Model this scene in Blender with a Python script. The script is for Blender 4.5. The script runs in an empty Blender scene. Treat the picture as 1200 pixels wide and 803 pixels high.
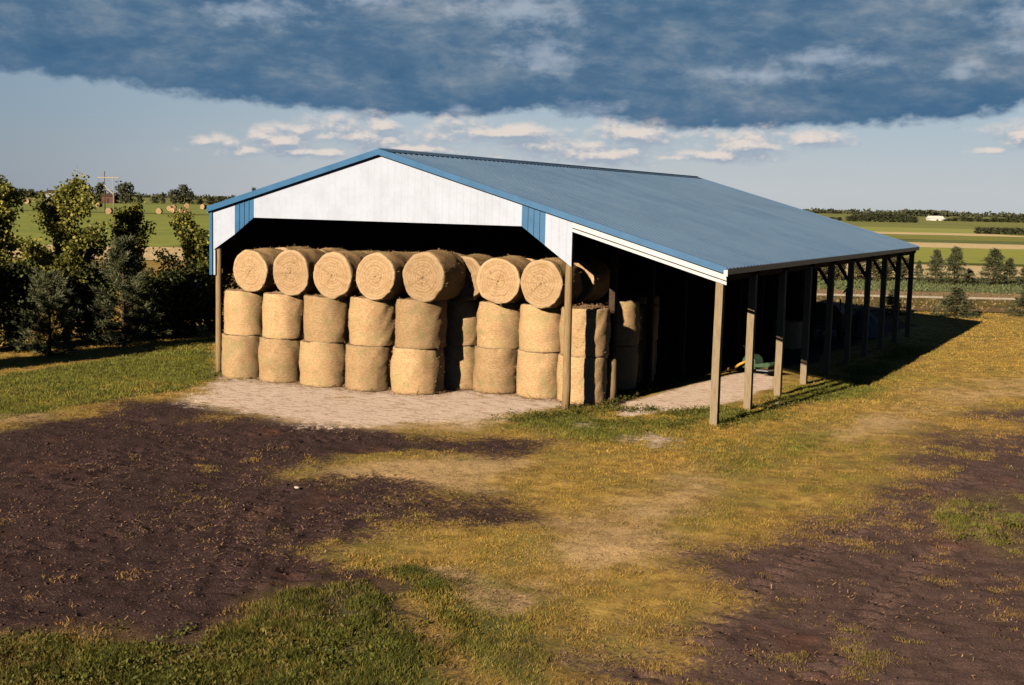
import bpy, math, random
import numpy as np
from mathutils import Vector, Matrix

rng = np.random.default_rng(7)
random.seed(7)
scene = bpy.context.scene
COL = scene.collection

# ------------------------------------------------------------------ camera numbers
CAM = np.array([26.4468, -30.9768, 5.6056])
YAW, PITCH, ROLL, FPX = 0.47548, -0.11016, 0.022954, 1475.18


def cam_axes():
    cp, sp = math.cos(PITCH), math.sin(PITCH)
    f = np.array([-math.sin(YAW) * cp, math.cos(YAW) * cp, sp])
    r = np.array([math.cos(YAW), math.sin(YAW), 0.0])
    u = np.cross(r, f)
    c, s = math.cos(ROLL), math.sin(ROLL)
    return c * r + s * u, -s * r + c * u, f


CR, CU, CF = cam_axes()
FH = np.array([-math.sin(YAW), math.cos(YAW), 0.0])     # level viewing direction
RH = np.array([math.cos(YAW), math.sin(YAW), 0.0])      # level right direction


def ray(px, py):
    return CF + CR * (px - 600) / FPX - CU * (py - 401.5) / FPX


def at(px, py, z=0.0):                                   # surveyed ground point
    d = ray(px, py)
    return CAM + d * (z - CAM[2]) / d[2]


def hor(px):
    return 224.5 + px * 0.023


def atv(px, v):                                          # ground point along a bearing at depth v
    d = ray(px, hor(px))
    p = CAM + d * v / (d @ FH)
    p[2] = 0
    return p


def hgt(px, ytop, v):
    return CAM[2] + (hor(px) - ytop) * v / FPX


def to_uv(P):
    d = np.asarray(P)[..., :2] - CAM[:2]
    return np.stack([d @ RH[:2], d @ FH[:2]], -1)


def from_uv(u, v, z=0.0):
    u = np.asarray(u, float); v = np.asarray(v, float)
    return np.stack([CAM[0] + u * RH[0] + v * FH[0], CAM[1] + u * RH[1] + v * FH[1], np.zeros_like(u) + z], -1)


# ------------------------------------------------------------------ numpy noise
def _hash(ix, iy, seed):
    h = (ix.astype(np.int64) * 374761393 + iy.astype(np.int64) * 668265263 + seed * 1442695041) & 0x7FFFFFFF
    h = ((h ^ (h >> 13)) * 1274126177) & 0x7FFFFFFF
    return ((h ^ (h >> 16)) & 0xFFFF) / 65535.0


def vnoise(x, y, seed=0):
    ix, iy = np.floor(x), np.floor(y)
    fx, fy = x - ix, y - iy
    fx = fx * fx * (3 - 2 * fx); fy = fy * fy * (3 - 2 * fy)
    a, b = _hash(ix, iy, seed), _hash(ix + 1, iy, seed)
    c, d = _hash(ix, iy + 1, seed), _hash(ix + 1, iy + 1, seed)
    return (a + (b - a) * fx) * (1 - fy) + (c + (d - c) * fx) * fy


def fbm(x, y, s, octv=4, seed=0):
    t = 0; amp = 1; tot = 0
    for k in range(octv):
        t = t + amp * vnoise(x * s, y * s, seed + k * 17)
        tot += amp; amp *= .5; s *= 2.03
    return t / tot


def sstep(a, b, x):
    t = np.clip((x - a) / (b - a), 0, 1)
    return t * t * (3 - 2 * t)


# ------------------------------------------------------------------ object helpers
def tag(o, label=None, cat=None, group=None, kind=None):
    if label: o['label'] = label
    if cat: o['category'] = cat
    if group: o['group'] = group
    if kind: o['kind'] = kind
    return o


def empty(name, loc=(0, 0, 0), rz=0.0):
    o = bpy.data.objects.new(name, None)
    COL.objects.link(o)
    o.location = Vector([float(c) for c in loc])
    o.rotation_euler = (0, 0, rz)
    o.empty_display_size = .3
    return o


def link(name, me, parent=None, loc=None):
    o = bpy.data.objects.new(name, me)
    COL.objects.link(o)
    if parent: o.parent = parent
    if loc is not None: o.location = Vector([float(c) for c in loc])
    return o


def np_mesh(name, verts, faces_by_n, mats, smooth=False, face_mat=None):
    """verts (N,3); faces_by_n: list of int arrays (M,k)"""
    me = bpy.data.meshes.new(name)
    verts = np.asarray(verts, np.float32)
    me.vertices.add(len(verts))
    me.vertices.foreach_set('co', verts.ravel())
    loops = []; starts = []; totals = []; st = 0
    for f in faces_by_n:
        f = np.asarray(f, np.int32)
        if len(f) == 0: continue
        k = f.shape[1]
        loops.append(f.ravel())
        starts.append(st + np.arange(len(f)) * k)
        totals.append(np.full(len(f), k))
        st += f.size
    loops = np.concatenate(loops); starts = np.concatenate(starts); totals = np.concatenate(totals)
    me.loops.add(len(loops)); me.polygons.add(len(starts))
    me.loops.foreach_set('vertex_index', loops.astype(np.int32))
    me.polygons.foreach_set('loop_start', starts.astype(np.int32))
    me.polygons.foreach_set('loop_total', totals.astype(np.int32))
    if smooth:
        me.polygons.foreach_set('use_smooth', np.ones(len(starts), bool))
    if face_mat is not None:
        me.polygons.foreach_set('material_index', np.asarray(face_mat, np.int32))
    for m in (mats if isinstance(mats, (list, tuple)) else [mats]):
        me.materials.append(m)
    me.update(calc_edges=True)
    return me


class MB:
    """collects shapes, builds ONE mesh object"""
    def __init__(s): s.v = []; s.f = []; s.sm = []

    def add(s, vs, fs, smooth=False):
        o = len(s.v)
        s.v += [tuple(float(c) for c in p) for p in vs]
        s.f += [tuple(i + o for i in f) for f in fs]
        s.sm += [smooth] * len(fs)
        return s

    def box(s, lo, hi):
        x0, y0, z0 = lo; x1, y1, z1 = hi
        return s.add([(x0, y0, z0), (x1, y0, z0), (x1, y1, z0), (x0, y1, z0), (x0, y0, z1), (x1, y0, z1), (x1, y1, z1), (x0, y1, z1)],
                     [(0, 3, 2, 1), (4, 5, 6, 7), (0, 1, 5, 4), (1, 2, 6, 5), (2, 3, 7, 6), (3, 0, 4, 7)])

    def bar(s, a, b, w, h, up=(0, 0, 1)):
        a = Vector([float(c) for c in a]); b = Vector([float(c) for c in b])
        d = (b - a).normalized(); up = Vector(up)
        if abs(d.dot(up)) > .98: up = Vector((0, 1, 0))
        r = d.cross(up).normalized(); u = r.cross(d)
        vs = []
        for p in (a, b):
            for (i, j) in ((-1, -1), (1, -1), (1, 1), (-1, 1)):
                vs.append(p + r * (i * w / 2) + u * (j * h / 2))
        return s.add(vs, [(3, 2, 1, 0), (4, 5, 6, 7), (0, 1, 5, 4), (1, 2, 6, 5), (2, 3, 7, 6), (3, 0, 4, 7)])

    def prism(s, poly, y0, y1):          # polygon in XZ extruded along Y (poly counter-clockwise seen from -Y)
        n = len(poly)
        vs = [(x, y0, z) for x, z in poly] + [(x, y1, z) for x, z in poly]
        fs = [tuple(range(n)), tuple(range(2 * n - 1, n - 1, -1))]
        fs += [(i, i + n, (i + 1) % n + n, (i + 1) % n) for i in range(n)]
        return s.add(vs, fs)

    def tube(s, pts, rads, n=8, cap=True):
        pts = [Vector([float(c) for c in p]) for p in pts]
        vs = []; fs = []
        prev = None
        for i, p in enumerate(pts):
            d = (pts[min(i + 1, len(pts) - 1)] - pts[max(i - 1, 0)]).normalized()
            ref = prev if prev is not None else (Vector((1, 0, 0)) if abs(d.x) < .9 else Vector((0, 1, 0)))
            r = (ref - d * ref.dot(d)).normalized(); prev = r
            u = d.cross(r)
            for k in range(n):
                a = 2 * math.pi * k / n
                vs.append(p + (r * math.cos(a) + u * math.sin(a)) * rads[i])
        for i in range(len(pts) - 1):
            for k in range(n):
                fs.append((i * n + k, i * n + (k + 1) % n, (i + 1) * n + (k + 1) % n, (i + 1) * n + k))
        s.add(vs, fs, True)
        if cap:
            o = len(s.v) - len(vs)
            s.f.append(tuple(o + k for k in reversed(range(n)))); s.sm.append(False)
            s.f.append(tuple(o + (len(pts) - 1) * n + k for k in range(n))); s.sm.append(False)
        return s

    def mesh(s, name, mat):
        me = bpy.data.meshes.new(name)
        me.from_pydata(s.v, [], s.f)
        me.polygons.foreach_set('use_smooth', s.sm)
        me.materials.append(mat)
        me.update()
        return me

    def build(s, name, mat, parent=None, loc=None, bevel=0):
        o = link(name, s.mesh(name, mat), parent, loc)
        if bevel:
            m = o.modifiers.new('bevel', 'BEVEL'); m.width = bevel; m.segments = 2; m.limit_method = 'ANGLE'
        return o


# ------------------------------------------------------------------ node helpers
class NT:
    def __init__(s, tree): s.t = tree; s.n = tree.nodes; s.l = tree.links

    def new(s, typ, **kw):
        n = s.n.new(typ)
        for k, v in kw.items(): setattr(n, k, v)
        return n

    def put(s, sock, v):
        if isinstance(v, bpy.types.NodeSocket): s.l.new(v, sock)
        elif v is not None:
            if sock.type == 'RGBA' and len(v) == 3: v = (*v, 1)
            sock.default_value = v

    def m(s, op, a, b=None, c=None, clamp=False):
        n = s.new('ShaderNodeMath', operation=op, use_clamp=clamp)
        for i, x in enumerate((a, b, c)):
            if x is not None: s.put(n.inputs[i], x)
        return n.outputs[0]

    def vm(s, op, a, b=None):
        n = s.new('ShaderNodeVectorMath', operation=op)
        s.put(n.inputs[0], a)
        if b is not None: s.put(n.inputs[1], b)
        return n.outputs['Value'] if op in ('LENGTH', 'DOT_PRODUCT', 'DISTANCE') else n.outputs[0]

    def mix(s, f, a, b, blend='MIX'):
        n = s.new('ShaderNodeMix', data_type='RGBA', blend_type=blend)
        n.clamp_factor = True
        s.put(n.inputs[0], f); s.put(n.inputs[6], a); s.put(n.inputs[7], b)
        return n.outputs[2]

    def noise(s, vec, scale, detail=4, rough=.55, dist=0, color=False):
        n = s.new('ShaderNodeTexNoise')
        s.put(n.inputs['Vector'], vec)
        n.inputs['Scale'].default_value = scale; n.inputs['Detail'].default_value = detail
        n.inputs['Roughness'].default_value = rough; n.inputs['Distortion'].default_value = dist
        return n.outputs['Color'] if color else n.outputs['Fac']

    def ramp(s, f, stops, interp='LINEAR'):
        n = s.new('ShaderNodeValToRGB')
        n.color_ramp.interpolation = interp
        e = n.color_ramp.elements
        while len(e) < len(stops): e.new(.5)
        for i, (p, c) in enumerate(stops):
            e[i].position = p
            e[i].color = (*c, 1) if isinstance(c, (tuple, list)) else (c, c, c, 1)
        s.put(n.inputs[0], f)
        return n.outputs[0]

    def ss(s, x, a, b):
        n = s.new('ShaderNodeMapRange', interpolation_type='SMOOTHSTEP')
        s.put(n.inputs[0], x); n.inputs[1].default_value = a; n.inputs[2].default_value = b
        return n.outputs[0]

    def mapping(s, vec, scale=(1, 1, 1), rot=(0, 0, 0), loc=(0, 0, 0)):
        n = s.new('ShaderNodeMapping')
        s.put(n.inputs[0], vec)
        n.inputs['Scale'].default_value = scale; n.inputs['Rotation'].default_value = rot; n.inputs['Location'].default_value = loc
        return n.outputs[0]

    def attr(s, name, kind='GEOMETRY'):
        n = s.new('ShaderNodeAttribute', attribute_name=name, attribute_type=kind)
        return n

    def bump(s, h, strength, dist, normal=None):
        n = s.new('ShaderNodeBump')
        n.inputs['Strength'].default_value = strength; n.inputs['Distance'].default_value = dist
        s.put(n.inputs['Height'], h)
        if normal is not None: s.put(n.inputs['Normal'], normal)
        return n.outputs[0]


def material(name, rough=.8, spec=.3):
    m = bpy.data.materials.new(name); m.use_nodes = True
    t = NT(m.node_tree)
    bs = m.node_tree.nodes['Principled BSDF']
    bs.inputs['Roughness'].default_value = rough
    bs.inputs['Specular IOR Level'].default_value = spec
    return m, t, bs


def objco(t):
    return t.new('ShaderNodeTexCoord').outputs['Object']


def worldpos(t):
    return t.new('ShaderNodeNewGeometry').outputs['Position']


def simple(name, c0, c1, scale=3, rough=.8, spec=.3, stretch=(1, 1, 1), bump=0, metallic=0, rnd=0.0):
    m, t, bs = material(name, rough, spec)
    v = t.mapping(objco(t), stretch)
    n = t.noise(v, scale, 6, .6)
    c = t.mix(t.ss(n, .3, .7), c0, c1)
    if rnd:
        oi = t.new('ShaderNodeObjectInfo').outputs['Random']
        k = t.m('ADD', t.m('MULTIPLY', oi, rnd), 1 - rnd / 2)
        c = t.mix(1, c, t.new_rgb(k), 'MULTIPLY') if hasattr(t, 'new_rgb') else c
    t.put(bs.inputs['Base Color'], c)
    bs.inputs['Metallic'].default_value = metallic
    if bump: t.put(bs.inputs['Normal'], t.bump(n, .6, bump))
    return m


M = {}
M['wood_post'] = simple('weathered post wood', (.20, .14, .075), (.31, .225, .13), 6, .85, .2, (6, 6, .5), .01)
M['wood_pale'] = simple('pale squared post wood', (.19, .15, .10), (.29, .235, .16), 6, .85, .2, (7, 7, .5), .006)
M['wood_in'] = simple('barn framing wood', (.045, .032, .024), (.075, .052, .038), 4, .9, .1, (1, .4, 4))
M['blue'] = simple('blue painted steel', (.020, .105, .25), (.030, .13, .30), 2, .45, .4)
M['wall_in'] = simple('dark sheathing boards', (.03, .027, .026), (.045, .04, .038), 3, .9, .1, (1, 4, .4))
M['white'] = None
M['trim_white'] = simple('white painted trim', (.46, .50, .57), (.52, .56, .64), 2, .5, .3)
M['grey_metal'] = simple('dull grey steel', (.2, .21, .22), (.3, .31, .32), 5, .5, .5, metallic=.3)
M['tyre'] = simple('black rubber', (.02, .02, .02), (.035, .033, .03), 8, .8, .3)
M['green_paint'] = simple('faded green paint', (.03, .065, .035), (.055, .105, .06), 8, .5, .4)
M['yellow_paint'] = simple('worn yellow paint', (.42, .24, .03), (.52, .31, .045), 8, .45, .4)
M['tarp'] = simple('grey blue tarpaulin', (.075, .09, .115), (.11, .13, .16), 3, .6, .3, bump=.03)
M['dark_rust'] = simple('dark rusty steel', (.05, .04, .035), (.09, .06, .045), 6, .7, .4)
M['pole'] = simple('grey utility pole wood', (.3, .26, .2), (.42, .37, .3), 3, .9, .1)
M['bark'] = simple('tree bark', (.06, .045, .03), (.12, .09, .06), 9, .95, .1, (3, 3, .6), .01)
M['shed_white'] = simple('white farm building', (.7, .7, .7), (.8, .8, .78), .3, .6)
M['shed_grey'] = simple('grey farm building', (.25, .28, .3), (.32, .35, .38), .3, .6)
M['shed_red'] = simple('old red barn board', (.09, .045, .035), (.13, .06, .045), .5, .8)
M['dark_open'] = simple('dark door opening', (.02, .02, .02), (.03, .03, .03), 1)

# white ribbed steel of the gable
m, t, bs = material('white ribbed steel', .45, .4)
oc = objco(t)
sx = t.new('ShaderNodeSeparateXYZ'); t.l.new(oc, sx.inputs[0])
saw = t.m('PINGPONG', t.m('ADD', sx.outputs[0], 50), .115)
rib = t.ss(saw, .0, .022)
n1 = t.noise(oc, 1.2, 5, .6); n2 = t.noise(t.mapping(oc, (2.2, 1, 1.6)), 5, 6, .75)
c = t.mix(t.ss(n1, .35, .7), (.39, .465, .62), (.35, .41, .545))
c = t.mix(t.m('MULTIPLY', t.ss(n2, .5, .66), .25), c, (.33, .345, .41))
t.put(bs.inputs['Base Color'], c)
t.put(bs.inputs['Normal'], t.bump(rib, .55, .012))
M['white'] = m

# roof steel
m, t, bs = material('blue grey roof steel', .42, .5)
oc = objco(t)
n1 = t.noise(oc, .35, 6, .65); n2 = t.noise(t.mapping(oc, (.6, 3.2, 1)), 2.2, 5, .7); n3 = t.noise(oc, 14, 3, .7)
sx = t.new('ShaderNodeSeparateXYZ'); t.l.new(oc, sx.inputs[0])
wn = t.new('ShaderNodeTexWhiteNoise', noise_dimensions='1D'); t.put(wn.inputs['W'], t.m('FLOOR', t.m('DIVIDE', sx.outputs[1], .9195)))
lap = t.new('ShaderNodeTexWhiteNoise', noise_dimensions='2D')
cb = t.new('ShaderNodeCombineXYZ'); t.put(cb.inputs[0], t.m('FLOOR', t.m('DIVIDE', sx.outputs[1], .9195))); t.put(cb.inputs[1], t.m('FLOOR', t.m('DIVIDE', sx.outputs[0], 3.6))); t.put(lap.inputs['Vector'], cb.outputs[0])
c = t.mix(t.ss(n1, .3, .7), (.056, .122, .24), (.08, .158, .285))
c = t.mix(t.m('MULTIPLY', t.ss(n2, .48, .8), .55), c, (.115, .19, .30))
c = t.mix(t.m('MULTIPLY', t.ss(n3, .58, .75), .45), c, (.19, .26, .36))
c = t.mix(t.m('MULTIPLY', lap.outputs['Value'], .22), c, (.14, .215, .33))
ribc = t.m('PINGPONG', t.m('ADD', sx.outputs[1], .14 - .2525), .15325)
c = t.mix(t.m('MULTIPLY', t.ss(ribc, .05, .02), .3), c, (.15, .225, .34))
t.put(bs.inputs['Base Color'], c)
t.put(bs.inputs['Roughness'], t.m('ADD', t.m('MULTIPLY', n2, .25), .36))
bs.inputs['Metallic'].default_value = .15
M['roof'] = m


# hay bale material: spiral ends, net-wrapped sides
def hay_mat(name, gain=1.0):
    m, t, bs = material(name, .62, .22)
    oc = objco(t)
    sx = t.new('ShaderNodeSeparateXYZ'); t.l.new(oc, sx.inputs[0])
    oi = t.new('ShaderNodeObjectInfo').outputs['Random']
    off = t.vm('ADD', oc, t.new('ShaderNodeCombineXYZ').outputs[0])
    comb = off.node.inputs[1].links[0].from_node
    t.put(comb.inputs[0], t.m('MULTIPLY', oi, 37.0)); t.put(comb.inputs[1], t.m('MULTIPLY', oi, 11.0))
    rad = t.vm('LENGTH', t.vm('MULTIPLY', oc, (1, 1, 0)))
    ang = t.m('ARCTAN2', sx.outputs[1], sx.outputs[0])
    nz = t.noise(off, 5, 3, .6)
    # end: wound layers
    spir = t.m('ADD', t.m('MULTIPLY', rad, 12.0), t.m('MULTIPLY', ang, .159))
    spir = t.m('ADD', spir, t.m('MULTIPLY', t.m('SUBTRACT', t.noise(off, 3, 2, .5), .5), 2.0))
    lay = t.m('PINGPONG', spir, .5)
    fleck = t.noise(off, 24, 5, .75)
    endc = t.mix(t.ss(lay, .0, .35), (.315, .208, .113), (.38, .262, .152))
    endc = t.mix(t.m('MULTIPLY', t.ss(fleck, .5, .64), .6), endc, (.47, .355, .235))
    endc = t.mix(t.m('MULTIPLY', t.ss(fleck, .48, .36), .5), endc, (.20, .12, .058))
    endc = t.mix(t.m('MULTIPLY', t.ss(t.noise(off, 2.5, 4, .6), .5, .7), .5), endc, (.285, .165, .075))
    endc = t.mix(t.m('MULTIPLY', t.ss(rad, .56, .65), .55), endc, (.47, .36, .235))
    # side: fine strands round the bale with greenish and reddish patches
    cyl = t.new('ShaderNodeCombineXYZ')
    t.put(cyl.inputs[0], t.m('MULTIPLY', ang, 2.2)); t.put(cyl.inputs[1], t.m('MULTIPLY', sx.outputs[2], 9.0)); t.put(cyl.inputs[2], t.m('MULTIPLY', oi, 40))
    str1 = t.noise(cyl.outputs[0], 4.0, 7, .8)
    pat = t.noise(off, 2.6, 6, .7)
    side = t.mix(t.ss(str1, .36, .62), (.295, .185, .092), (.50, .345, .195))
    side = t.mix(t.m('MULTIPLY', t.ss(pat, .48, .62), .65), side, (.285, .25, .115))
    side = t.mix(t.m('MULTIPLY', t.ss(t.noise(off, 3.3, 5, .7), .54, .68), .6), side, (.42, .215, .105))
    side = t.mix(t.m('MULTIPLY', t.ss(fleck, .54, .7), .6), side, (.62, .48, .32))
    side = t.mix(t.m('MULTIPLY', t.ss(fleck, .47, .32), .4), side, (.20, .125, .06))
    net = t.m('PINGPONG', t.m('ADD', sx.outputs[2], 9), .03)
    side = t.mix(t.m('MULTIPLY', t.ss(net, .022, .03), .22), side, (.52, .44, .32))
    geo = t.attr('end')
    c = t.mix(geo.outputs['Fac'], side, endc)
    k = t.m('ADD', t.m('MULTIPLY', oi, .40), .80)
    kc = t.new('ShaderNodeCombineColor'); [t.put(kc.inputs[i], k) for i in range(3)]
    c = t.mix(1, c, kc.outputs[0], 'MULTIPLY')
    t.put(bs.inputs['Base Color'], c)
    h = t.m('ADD', t.m('MULTIPLY', fleck, .6), t.m('MULTIPLY', t.mix(geo.outputs['Fac'], str1, lay), .6))
    t.put(bs.inputs['Normal'], t.bump(h, .7, .028))
    return m


M['hay'] = hay_mat('baled hay')


def foliage_mat(name, c0, c1, trans=.3, tcol=(.2, .22, .03)):
    m, t, bs = material(name, .55, .25)
    a = t.attr('rnd').outputs['Fac']
    c = t.mix(a, c0, c1)
    t.put(bs.inputs['Base Color'], c)
    tr = t.new('ShaderNodeBsdfTranslucent'); t.put(tr.inputs[0], t.mix(.5, c, tcol))
    mx = t.new('ShaderNodeMixShader'); mx.inputs[0].default_value = trans
    t.l.new(bs.outputs[0], mx.inputs[1]); t.l.new(tr.outputs[0], mx.inputs[2])
    t.l.new(mx.outputs[0], t.n['Material Output'].inputs[0])
    return m


M['leaf'] = foliage_mat('poplar leaves', (.06, .08, .022), (.42, .40, .085), .35)
M['leaf_dark'] = foliage_mat('dark shrub leaves', (.03, .045, .016), (.085, .10, .032), .25, (.05, .07, .02))
M['pine'] = foliage_mat('pine needles', (.055, .075, .04), (.17, .185, .10), .12, (.08, .1, .03))
M['spruce'] = foliage_mat('spruce needles', (.035, .048, .024), (.125, .14, .07), .1, (.1, .1, .04))
M['farleaf'] = foliage_mat('distant tree leaves', (.045, .055, .035), (.09, .10, .05), .15, (.08, .09, .03))
M['farleaf_brown'] = foliage_mat('brownish sapling leaves', (.045, .045, .02), (.12, .105, .045), .15, (.1, .09, .03))

# grass blades carry their own colour
m, t, bs = material('grass blades', .6, .2)
a = t.attr('col').outputs['Color']
t.put(bs.inputs['Base Color'], a)
tr = t.new('ShaderNodeBsdfTranslucent'); t.put(tr.inputs[0], a)
mx = t.new('ShaderNodeMixShader'); mx.inputs[0].default_value = .3
t.l.new(bs.outputs[0], mx.inputs[1]); t.l.new(tr.outputs[0], mx.inputs[2])
t.l.new(mx.outputs[0], t.n['Material Output'].inputs[0])
M['blade'] = m
M['straw'] = simple('loose straw', (.28, .15, .08), (.56, .37, .22), 3, .8, .2)
M['clod'] = simple('soil clods', (.05, .03, .028), (.09, .056, .048), 2, .95, .1)

# ------------------------------------------------------------------ what covers the yard (world masks)
def poly(*pts):
    return to_uv(np.array([at(x, y) for x, y in pts]))


def sdist(P, pg):                     # signed distance, positive inside
    d2 = np.full(len(P), 1e9); inside = np.zeros(len(P), bool)
    n = len(pg)
    for i in range(n):
        a, b = pg[i], pg[(i + 1) % n]
        e = b - a; w = P - a
        tt = np.clip((w @ e) / max(e @ e, 1e-9), 0, 1)
        q = w - tt[:, None] * e
        d2 = np.minimum(d2, (q ** 2).sum(1))
        c = ((a[1] > P[:, 1]) != (b[1] > P[:, 1])) & (P[:, 0] < (b[0] - a[0]) * (P[:, 1] - a[1]) / (b[1] - a[1] + 1e-12) + a[0])
        inside ^= c
    return np.where(inside, 1, -1) * np.sqrt(d2)


SOIL = [(poly((90, 728), (270, 706), (270, 768), (90, 778)), 1, .35),
        (poly((180, 690), (330, 670), (470, 650), (480, 690), (360, 735), (200, 760)), .95, .5),
        (poly((640, 400), (650, 445), (715, 478), (760, 458), (870, 432), (930, 430), (1000, 405), (1069, 382), (1000, 345), (840, 345)), .9, .5),  # barn floor coloured dark as soil where the shade lies, up to the sunlit edge
        (poly((-160, 520), (0, 497), (75, 483), (130, 472), (200, 466), (260, 480), (340, 492), (430, 503), (540, 512), (600, 520), (520, 533), (420, 540), (345, 552),
              (410, 570), (520, 584), (590, 598), (560, 612), (500, 628), (455, 652), (425, 690), (350, 705), (280, 722), (210, 745), (150, 775), (60, 785), (-160, 800)), 1.0, 1.8),
        (poly((150, 745), (235, 720), (240, 775), (150, 790)), .75, .5),
        (poly((430, 655), (475, 690), (520, 730), (575, 800), (610, 840), (560, 840), (505, 790), (440, 715)), .5, .35),
        (poly((1420, 455), (1200, 480), (1110, 505), (1040, 545), (950, 590), (870, 635), (810, 690), (720, 735), (640, 775), (600, 860), (1420, 860)), 1.0, 2.0)]
LOAM = [(poly((1420, 440), (1150, 470), (900, 560), (640, 700), (560, 900), (1420, 900)), 1, 1.0)]
GRAVEL = [(poly((205, 464), (248, 447), (262, 440), (262, 400), (660, 440), (662, 476), (640, 482), (590, 490), (520, 497), (440, 500), (340, 492), (270, 480)), 1, 1.1),
          (poly((712, 487), (760, 463), (870, 437), (915, 430), (905, 455), (872, 470), (838, 477), (790, 481), (745, 490)), 1, .25),  # pale patch follows the outline of the sun under the lean-to
          (poly((725, 514), (752, 503), (790, 508), (805, 516), (770, 522)), .62, .6),
          (poly((655, 497), (690, 490), (712, 497), (680, 503)), .5, .6),
          ]
GREEN = [(poly((-160, 462), (0, 440), (130, 420), (250, 396), (256, 440), (225, 458), (160, 464), (80, 478), (0, 490), (-160, 515)), 1, .3),
         (poly((590, 493), (640, 478), (712, 482), (790, 480), (870, 471), (940, 455), (1000, 430), (1060, 408), (1080, 408), (1050, 430), (1010, 462), (930, 487), (850, 510), (780, 520), (690, 514), (630, 507)), .95, 1.0),
         (poly((-160, 770), (0, 742), (130, 732), (225, 742), (330, 694), (430, 676), (500, 760), (560, 840), (-160, 840)), .85, .4),
         (poly((440, 665), (475, 655), (560, 680), (640, 740), (690, 840), (600, 840), (520, 740)), .7, .4),
         (poly((1110, 590), (1160, 572), (1260, 575), (1260, 640), (1180, 650), (1120, 625)), .6, .5),
         (poly((800, 520), (900, 500), (1010, 470), (960, 540), (850, 560)), .45, .6),
         (poly((770, 595), (830, 585), (860, 620), (800, 640)), .4, .6),
         (poly((590, 690), (680, 690), (720, 740), (640, 770)), .5, 1.0)]
STRAW = [(poly((230, 470), (330, 462), (470, 470), (560, 470), (640, 480), (560, 505), (430, 512), (320, 500)), .62, .8),
         (poly((340, 556), (420, 540), (540, 530), (610, 545), (560, 575), (440, 572)), .75, 1.0),
         (poly((640, 640), (700, 590), (790, 560), (870, 570), (850, 610), (760, 650), (690, 680)), .85, 1.5),
         (poly((965, 500), (1010, 482), (1090, 478), (1060, 505), (990, 515)), .7, 1.4),
         (poly((1080, 455), (1260, 430), (1260, 470), (1120, 475)), .55, 1.6),
         (poly((480, 665), (530, 662), (610, 705), (590, 715)), .9, .35),
         (poly((640, 770), (720, 750), (740, 790), (660, 803)), .5, .3),
         (poly((30, 600), (120, 590), (140, 612), (60, 622)), .7, .3),
         (poly((-20, 486), (60, 482), (70, 492), (0, 496)), .6, .2)]

GU0, GU1, GV0, GV1, GS = -34.0, 46.0, 11.0, 80.0, .125
gu = np.arange(GU0, GU1, GS); gv = np.arange(GV0, GV1, GS)
GG = np.stack(np.meshgrid(gu, gv), -1).reshape(-1, 2)
wob = (fbm(GG[:, 0], GG[:, 1], .45, 5, 3) - .5)


def raster(lst, amp):
    out = np.zeros(len(GG))
    for pg, k, w in lst:
        s = sdist(GG, pg) + wob * min(amp, w * 3.2)
        out = np.maximum(out, k * sstep(-w, w, s))
    return out.reshape(len(gv), len(gu))


MASK = dict(soil=raster(SOIL, 5.0), gravel=raster(GRAVEL, 2.6), green=raster(GREEN, 3.0), straw=raster(STRAW, 4.5), loam=raster(LOAM, 2.0))


def look(name, uv):
    x = np.clip((uv[:, 0] - GU0) / GS, 0, len(gu) - 1.001); y = np.clip((uv[:, 1] - GV0) / GS, 0, len(gv) - 1.001)
    i = x.astype(int); j = y.astype(int); fx = x - i; fy = y - j
    g = MASK[name]
    v = (g[j, i] * (1 - fx) + g[j, i + 1] * fx) * (1 - fy) + (g[j + 1, i] * (1 - fx) + g[j + 1, i + 1] * fx) * fy
    ins = (uv[:, 0] > GU0) & (uv[:, 0] < GU1) & (uv[:, 1] > GV0) & (uv[:, 1] < GV1)
    return v * ins


def track_height(uv):
    h = np.zeros(len(uv))
    for pts, wd in (([(60, 575), (150, 548), (250, 528), (340, 517), (440, 512), (520, 515)], .26),
                    ([(30, 560), (130, 532), (235, 514), (330, 503), (430, 500)], .26),
                    ([(255, 700), (280, 640), (295, 600), (330, 576), (400, 560), (470, 556)], .24),
                    ([(340, 690), (365, 640), (385, 610), (440, 592), (520, 590)], .24),
                    ([(0, 650), (120, 628), (240, 612), (300, 600)], .26),
                    ([(760, 800), (830, 740), (900, 680), (1000, 620), (1130, 560)], .22),
                    ([(950, 800), (1010, 730), (1080, 660), (1180, 600)], .22)):
        P = poly(*pts)
        best = np.full(len(uv), 9.); sbest = np.zeros(len(uv)); s0 = 0
        for a, b in zip(P[:-1], P[1:]):
            e = b - a; L = np.linalg.norm(e); w = uv - a
            tt = np.clip((w @ e) / (L * L), 0, 1)
            q = w - tt[:, None] * e
            d = np.abs(q[:, 0] * e[1] - q[:, 1] * e[0]) / L
            d = np.hypot(q[:, 0], q[:, 1])
            k = d < best
            best = np.where(k, d, best); sbest = np.where(k, s0 + tt * L, sbest)
            s0 += L
        inside = sstep(wd + .06, wd - .06, best)
        lug = .5 + .5 * np.sign(np.sin(2 * np.pi * sbest / .34 + best * 9))
        h += inside * (-.035 + .045 * lug) + sstep(.12, .02, np.abs(best - wd - .1)) * .02
    return h


# ------------------------------------------------------------------ ground sheet
def spaced(segs):
    out = [segs[0][0]]
    for a, b, s0, s1 in segs:
        x = a
        while x < b - 1e-6:
            tt = (x - a) / (b - a)
            x = min(b, x + s0 * (s1 / s0) ** tt)
            out.append(x)
    return np.array(out)


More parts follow.
